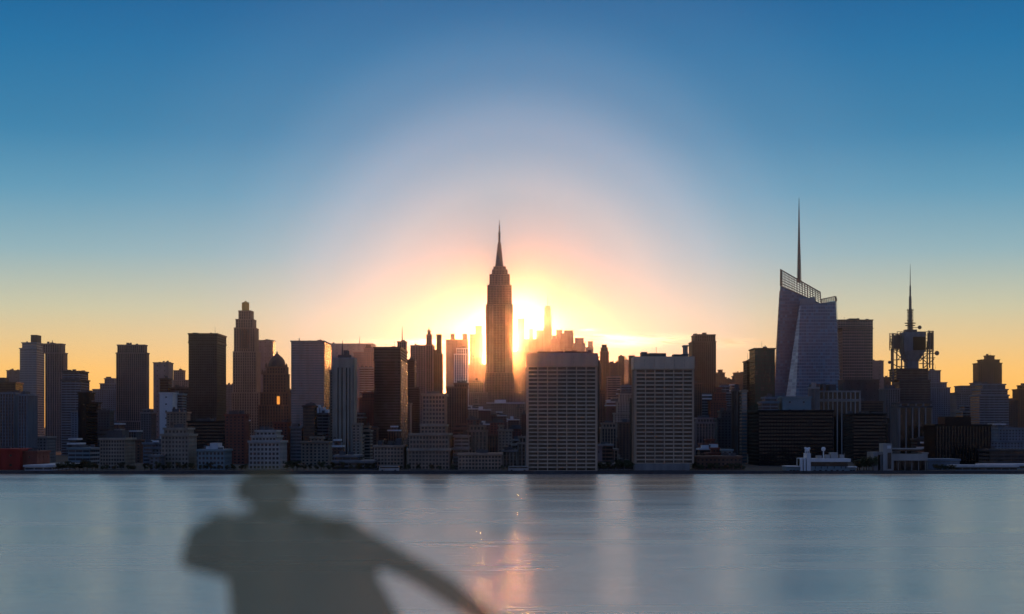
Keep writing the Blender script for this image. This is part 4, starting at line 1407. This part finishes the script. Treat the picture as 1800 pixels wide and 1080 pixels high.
# torso, row by row from the shoulders to the hips
for y, xl, xr, d in ((908, 415, 560, .075), (914, 392, 592, .09), (920, 374, 612, .10), (930, 354, 628, .11), (943, 350, 638, .12), (958, 360, 645, .125),
                     (975, 382, 652, .13), (1000, 392, 662, .13), (1025, 397, 673, .125), (1050, 399, 687, .125), (1080, 401, 704, .13),
                     (1115, 400, 720, .135), (1150, 402, 730, .14), (1185, 408, 735, .14), (1220, 420, 730, .13), (1280, 432, 722, .13), (1340, 440, 705, .125), (1390, 452, 690, .12)):
    ROWS.append((y, xl, xr, d))
for r0, r1 in zip(ROWS, ROWS[1:]):
    n = max(1, round((r1[0] - r0[0]) / 4))
    for k in range(n):
        y, xl, xr, d = (r0[i] + (r1[i] - r0[i]) * k / n for i in range(4))
        ball(P3((xl + xr) / 2, y), ((xr - xl) / 2 * U, d, .024))
# neck and bowed head, looking forward and down
limb([(P3(482, 912, .03), .066), (P3(483, 898, .05), .049), (P3(478, 880, .07), .049)])
hc = P3(470, 858, .10)
ball(hc, (.088, .105, .052))
ball(hc + Vector((0, .03, -.008)), (.080, .10, .050))
ball(hc + Vector((0, .09, -.035)), (.056, .055, .045))          # jaw, chin on the chest
ball(hc + Vector((0, .142, -.012)), (.013, .022, .016))          # nose
ball(hc + Vector((0, .132, -.050)), (.026, .012, .008))          # mouth
for s_ in (-1, 1):
    ball(hc + Vector((s_ * .084, .03, -.015)), (.008, .018, .026))   # ear
    ball(hc + Vector((s_ * .032, .128, .012)), (.018, .012, .006))   # brow
# left arm: wide short sleeve, elbow pushed out and forward, forearm folded before the chest
limb([(P3(392, 940), .062), (P3(364, 962, .02), .055), (P3(350, 980, .06), .040)])
limb([(P3(385, 940), .05), (P3(353, 948), .038), (P3(332, 977, .03), .022), (P3(325, 991, .05), .013)])
limb([(P3(325, 993, .05), .013), (P3(362, 1001, .05), .015), (P3(402, 1008, .02), .02)])
limb([(P3(350, 976, .06), .036), (P3(376, 985, .05), .035), (P3(405, 990, .02), .04)])
limb([(P3(362, 972, .04), .042), (P3(390, 978, .06), .042), (P3(430, 974, .09), .036), (P3(490, 960, .105), .027)])
# right arm stretched down and out to the right
limb([(P3(600, 944), .055), (P3(640, 960), .043), (P3(710, 993, .01), .0335), (P3(752, 1016, .02), .033), (P3(790, 1040, .02), .034), (P3(840, 1076, .01), .028), (P3(872, 1100), .024)])
# legs and shoes
for s_ in (-1, 1):
    hx0 = wx(568, PY) + s_ * .10
    limb([(Vector((hx0, PY, DECK + .86)), .115), (Vector((hx0 + s_ * .01, PY + .01, DECK + .50)), .072), (Vector((hx0 + s_ * .015, PY - .015, DECK + .32)), .066), (Vector((hx0 + s_ * .02, PY, DECK + .09)), .045)])
    limb([(Vector((hx0 + s_ * .02, PY - .03, DECK + .045)), .044), (Vector((hx0 + s_ * .04, PY + .12, DECK + .04)), .042), (Vector((hx0 + s_ * .05, PY + .19, DECK + .034)), .034)])


def hand(wrist, fwd, side, nrm, curl):
    for k in range(6):
        ball(wrist + fwd * (.02 + .013 * k), (.030, .030, .020))
    for k, ln in enumerate((.074, .083, .078, .062)):
        kn = wrist + fwd * .085 + side * (-.033 + .022 * k)
        a = kn + (fwd + nrm * curl * .5).normalized() * ln * .45
        b_ = a + (fwd + nrm * curl * 1.3).normalized() * ln * .32
        c_ = b_ + (fwd + nrm * curl * 2.2).normalized() * ln * .26
        limb([(kn, .0105), (a, .0095), (b_, .0085), (c_, .0075)], .006)
    t0 = wrist + fwd * .035 - side * .030
    t1 = t0 + (fwd * .8 - side * .75).normalized() * .036
    t2 = t1 + (fwd - side * .25 + nrm * curl * .4).normalized() * .030
    limb([(t0, .013), (t1, .011), (t2, .009)], .006)


f_ = (P3(872, 1100) - P3(840, 1076)).normalized()
hand(P3(872, 1100), f_, Vector((0, 1, 0)), Vector((-.5, 0, -.8)), .35)
hand(P3(490, 960, .118), Vector((1, 0, .15)).normalized(), Vector((.15, 0, -1)).normalized(), Vector((0, -1, 0)), .08)
mb = MB()
NU, NV = 14, 9
for c, (rx, ry, rz) in BALLS:
    b0 = len(mb.v)
    c = c - PR.location
    for i in range(1, NV):
        th = PI * i / NV
        for k in range(NU):
            a = 2 * PI * k / NU
            mb.v.append((c.x + rx * math.sin(th) * math.cos(a), c.y + ry * math.sin(th) * math.sin(a), c.z + rz * math.cos(th)))
    mb.v.append((c.x, c.y, c.z + rz))
    mb.v.append((c.x, c.y, c.z - rz))
    tp = len(mb.v) - 2
    for k in range(NU):
        k2 = (k + 1) % NU
        mb.f.append((tp, b0 + k, b0 + k2))
        l = b0 + (NV - 2) * NU
        mb.f.append((tp + 1, l + k2, l + k))
        for i in range(NV - 2):
            mb.f.append((b0 + i * NU + k, b0 + (i + 1) * NU + k, b0 + (i + 1) * NU + k2, b0 + i * NU + k2))
body = mb.build('body', pm, PR)
md = body.modifiers.new('fuse', 'REMESH')
md.mode = 'VOXEL'
md.voxel_size = .0065
md.use_smooth_shade = True
md = body.modifiers.new('smooth', 'SMOOTH')
md.factor = .5
md.iterations = 6
me2 = bpy.data.meshes.new_from_object(body.evaluated_get(bpy.context.evaluated_depsgraph_get()))
body.modifiers.clear()
body.data = me2
bmx = bmesh.new()
bmx.from_mesh(me2)
left = set(bmx.verts)
isl = []
while left:                           # keep the outer skin only
    st_ = [left.pop()]
    one = list(st_)
    while st_:
        v_ = st_.pop()
        for e_ in v_.link_edges:
            w_ = e_.other_vert(v_)
            if w_ in left:
                left.discard(w_)
                st_.append(w_)
                one.append(w_)
    isl.append(one)
isl.sort(key=len)
print('islands', [len(i) for i in isl])
for i in isl[:-1]:
    bmesh.ops.delete(bmx, geom=i, context='VERTS')
bmx.to_mesh(me2)
bmx.free()
if not me2.materials:
    me2.materials.append(pm)

# ------------------------------------------------------------------ the air over the city
HAZE = 4.3e-5
hm, t = new_mat('evening_haze')
pv = t.n('ShaderNodeVolumePrincipled')
pv.inputs['Color'].default_value = (0.97, 0.93, 0.90, 1)
pv.inputs['Density'].default_value = HAZE
pv.inputs['Anisotropy'].default_value = 0.985
o_ = t.n('ShaderNodeOutputMaterial')
t.put(o_.inputs['Volume'], pv.outputs[0])
mb = MB()
mb.box(-2700, 2700, -300, 6100, -3.2, 432)
hz_ = mb.build('haze', hm)
hz_['kind'] = 'stuff'
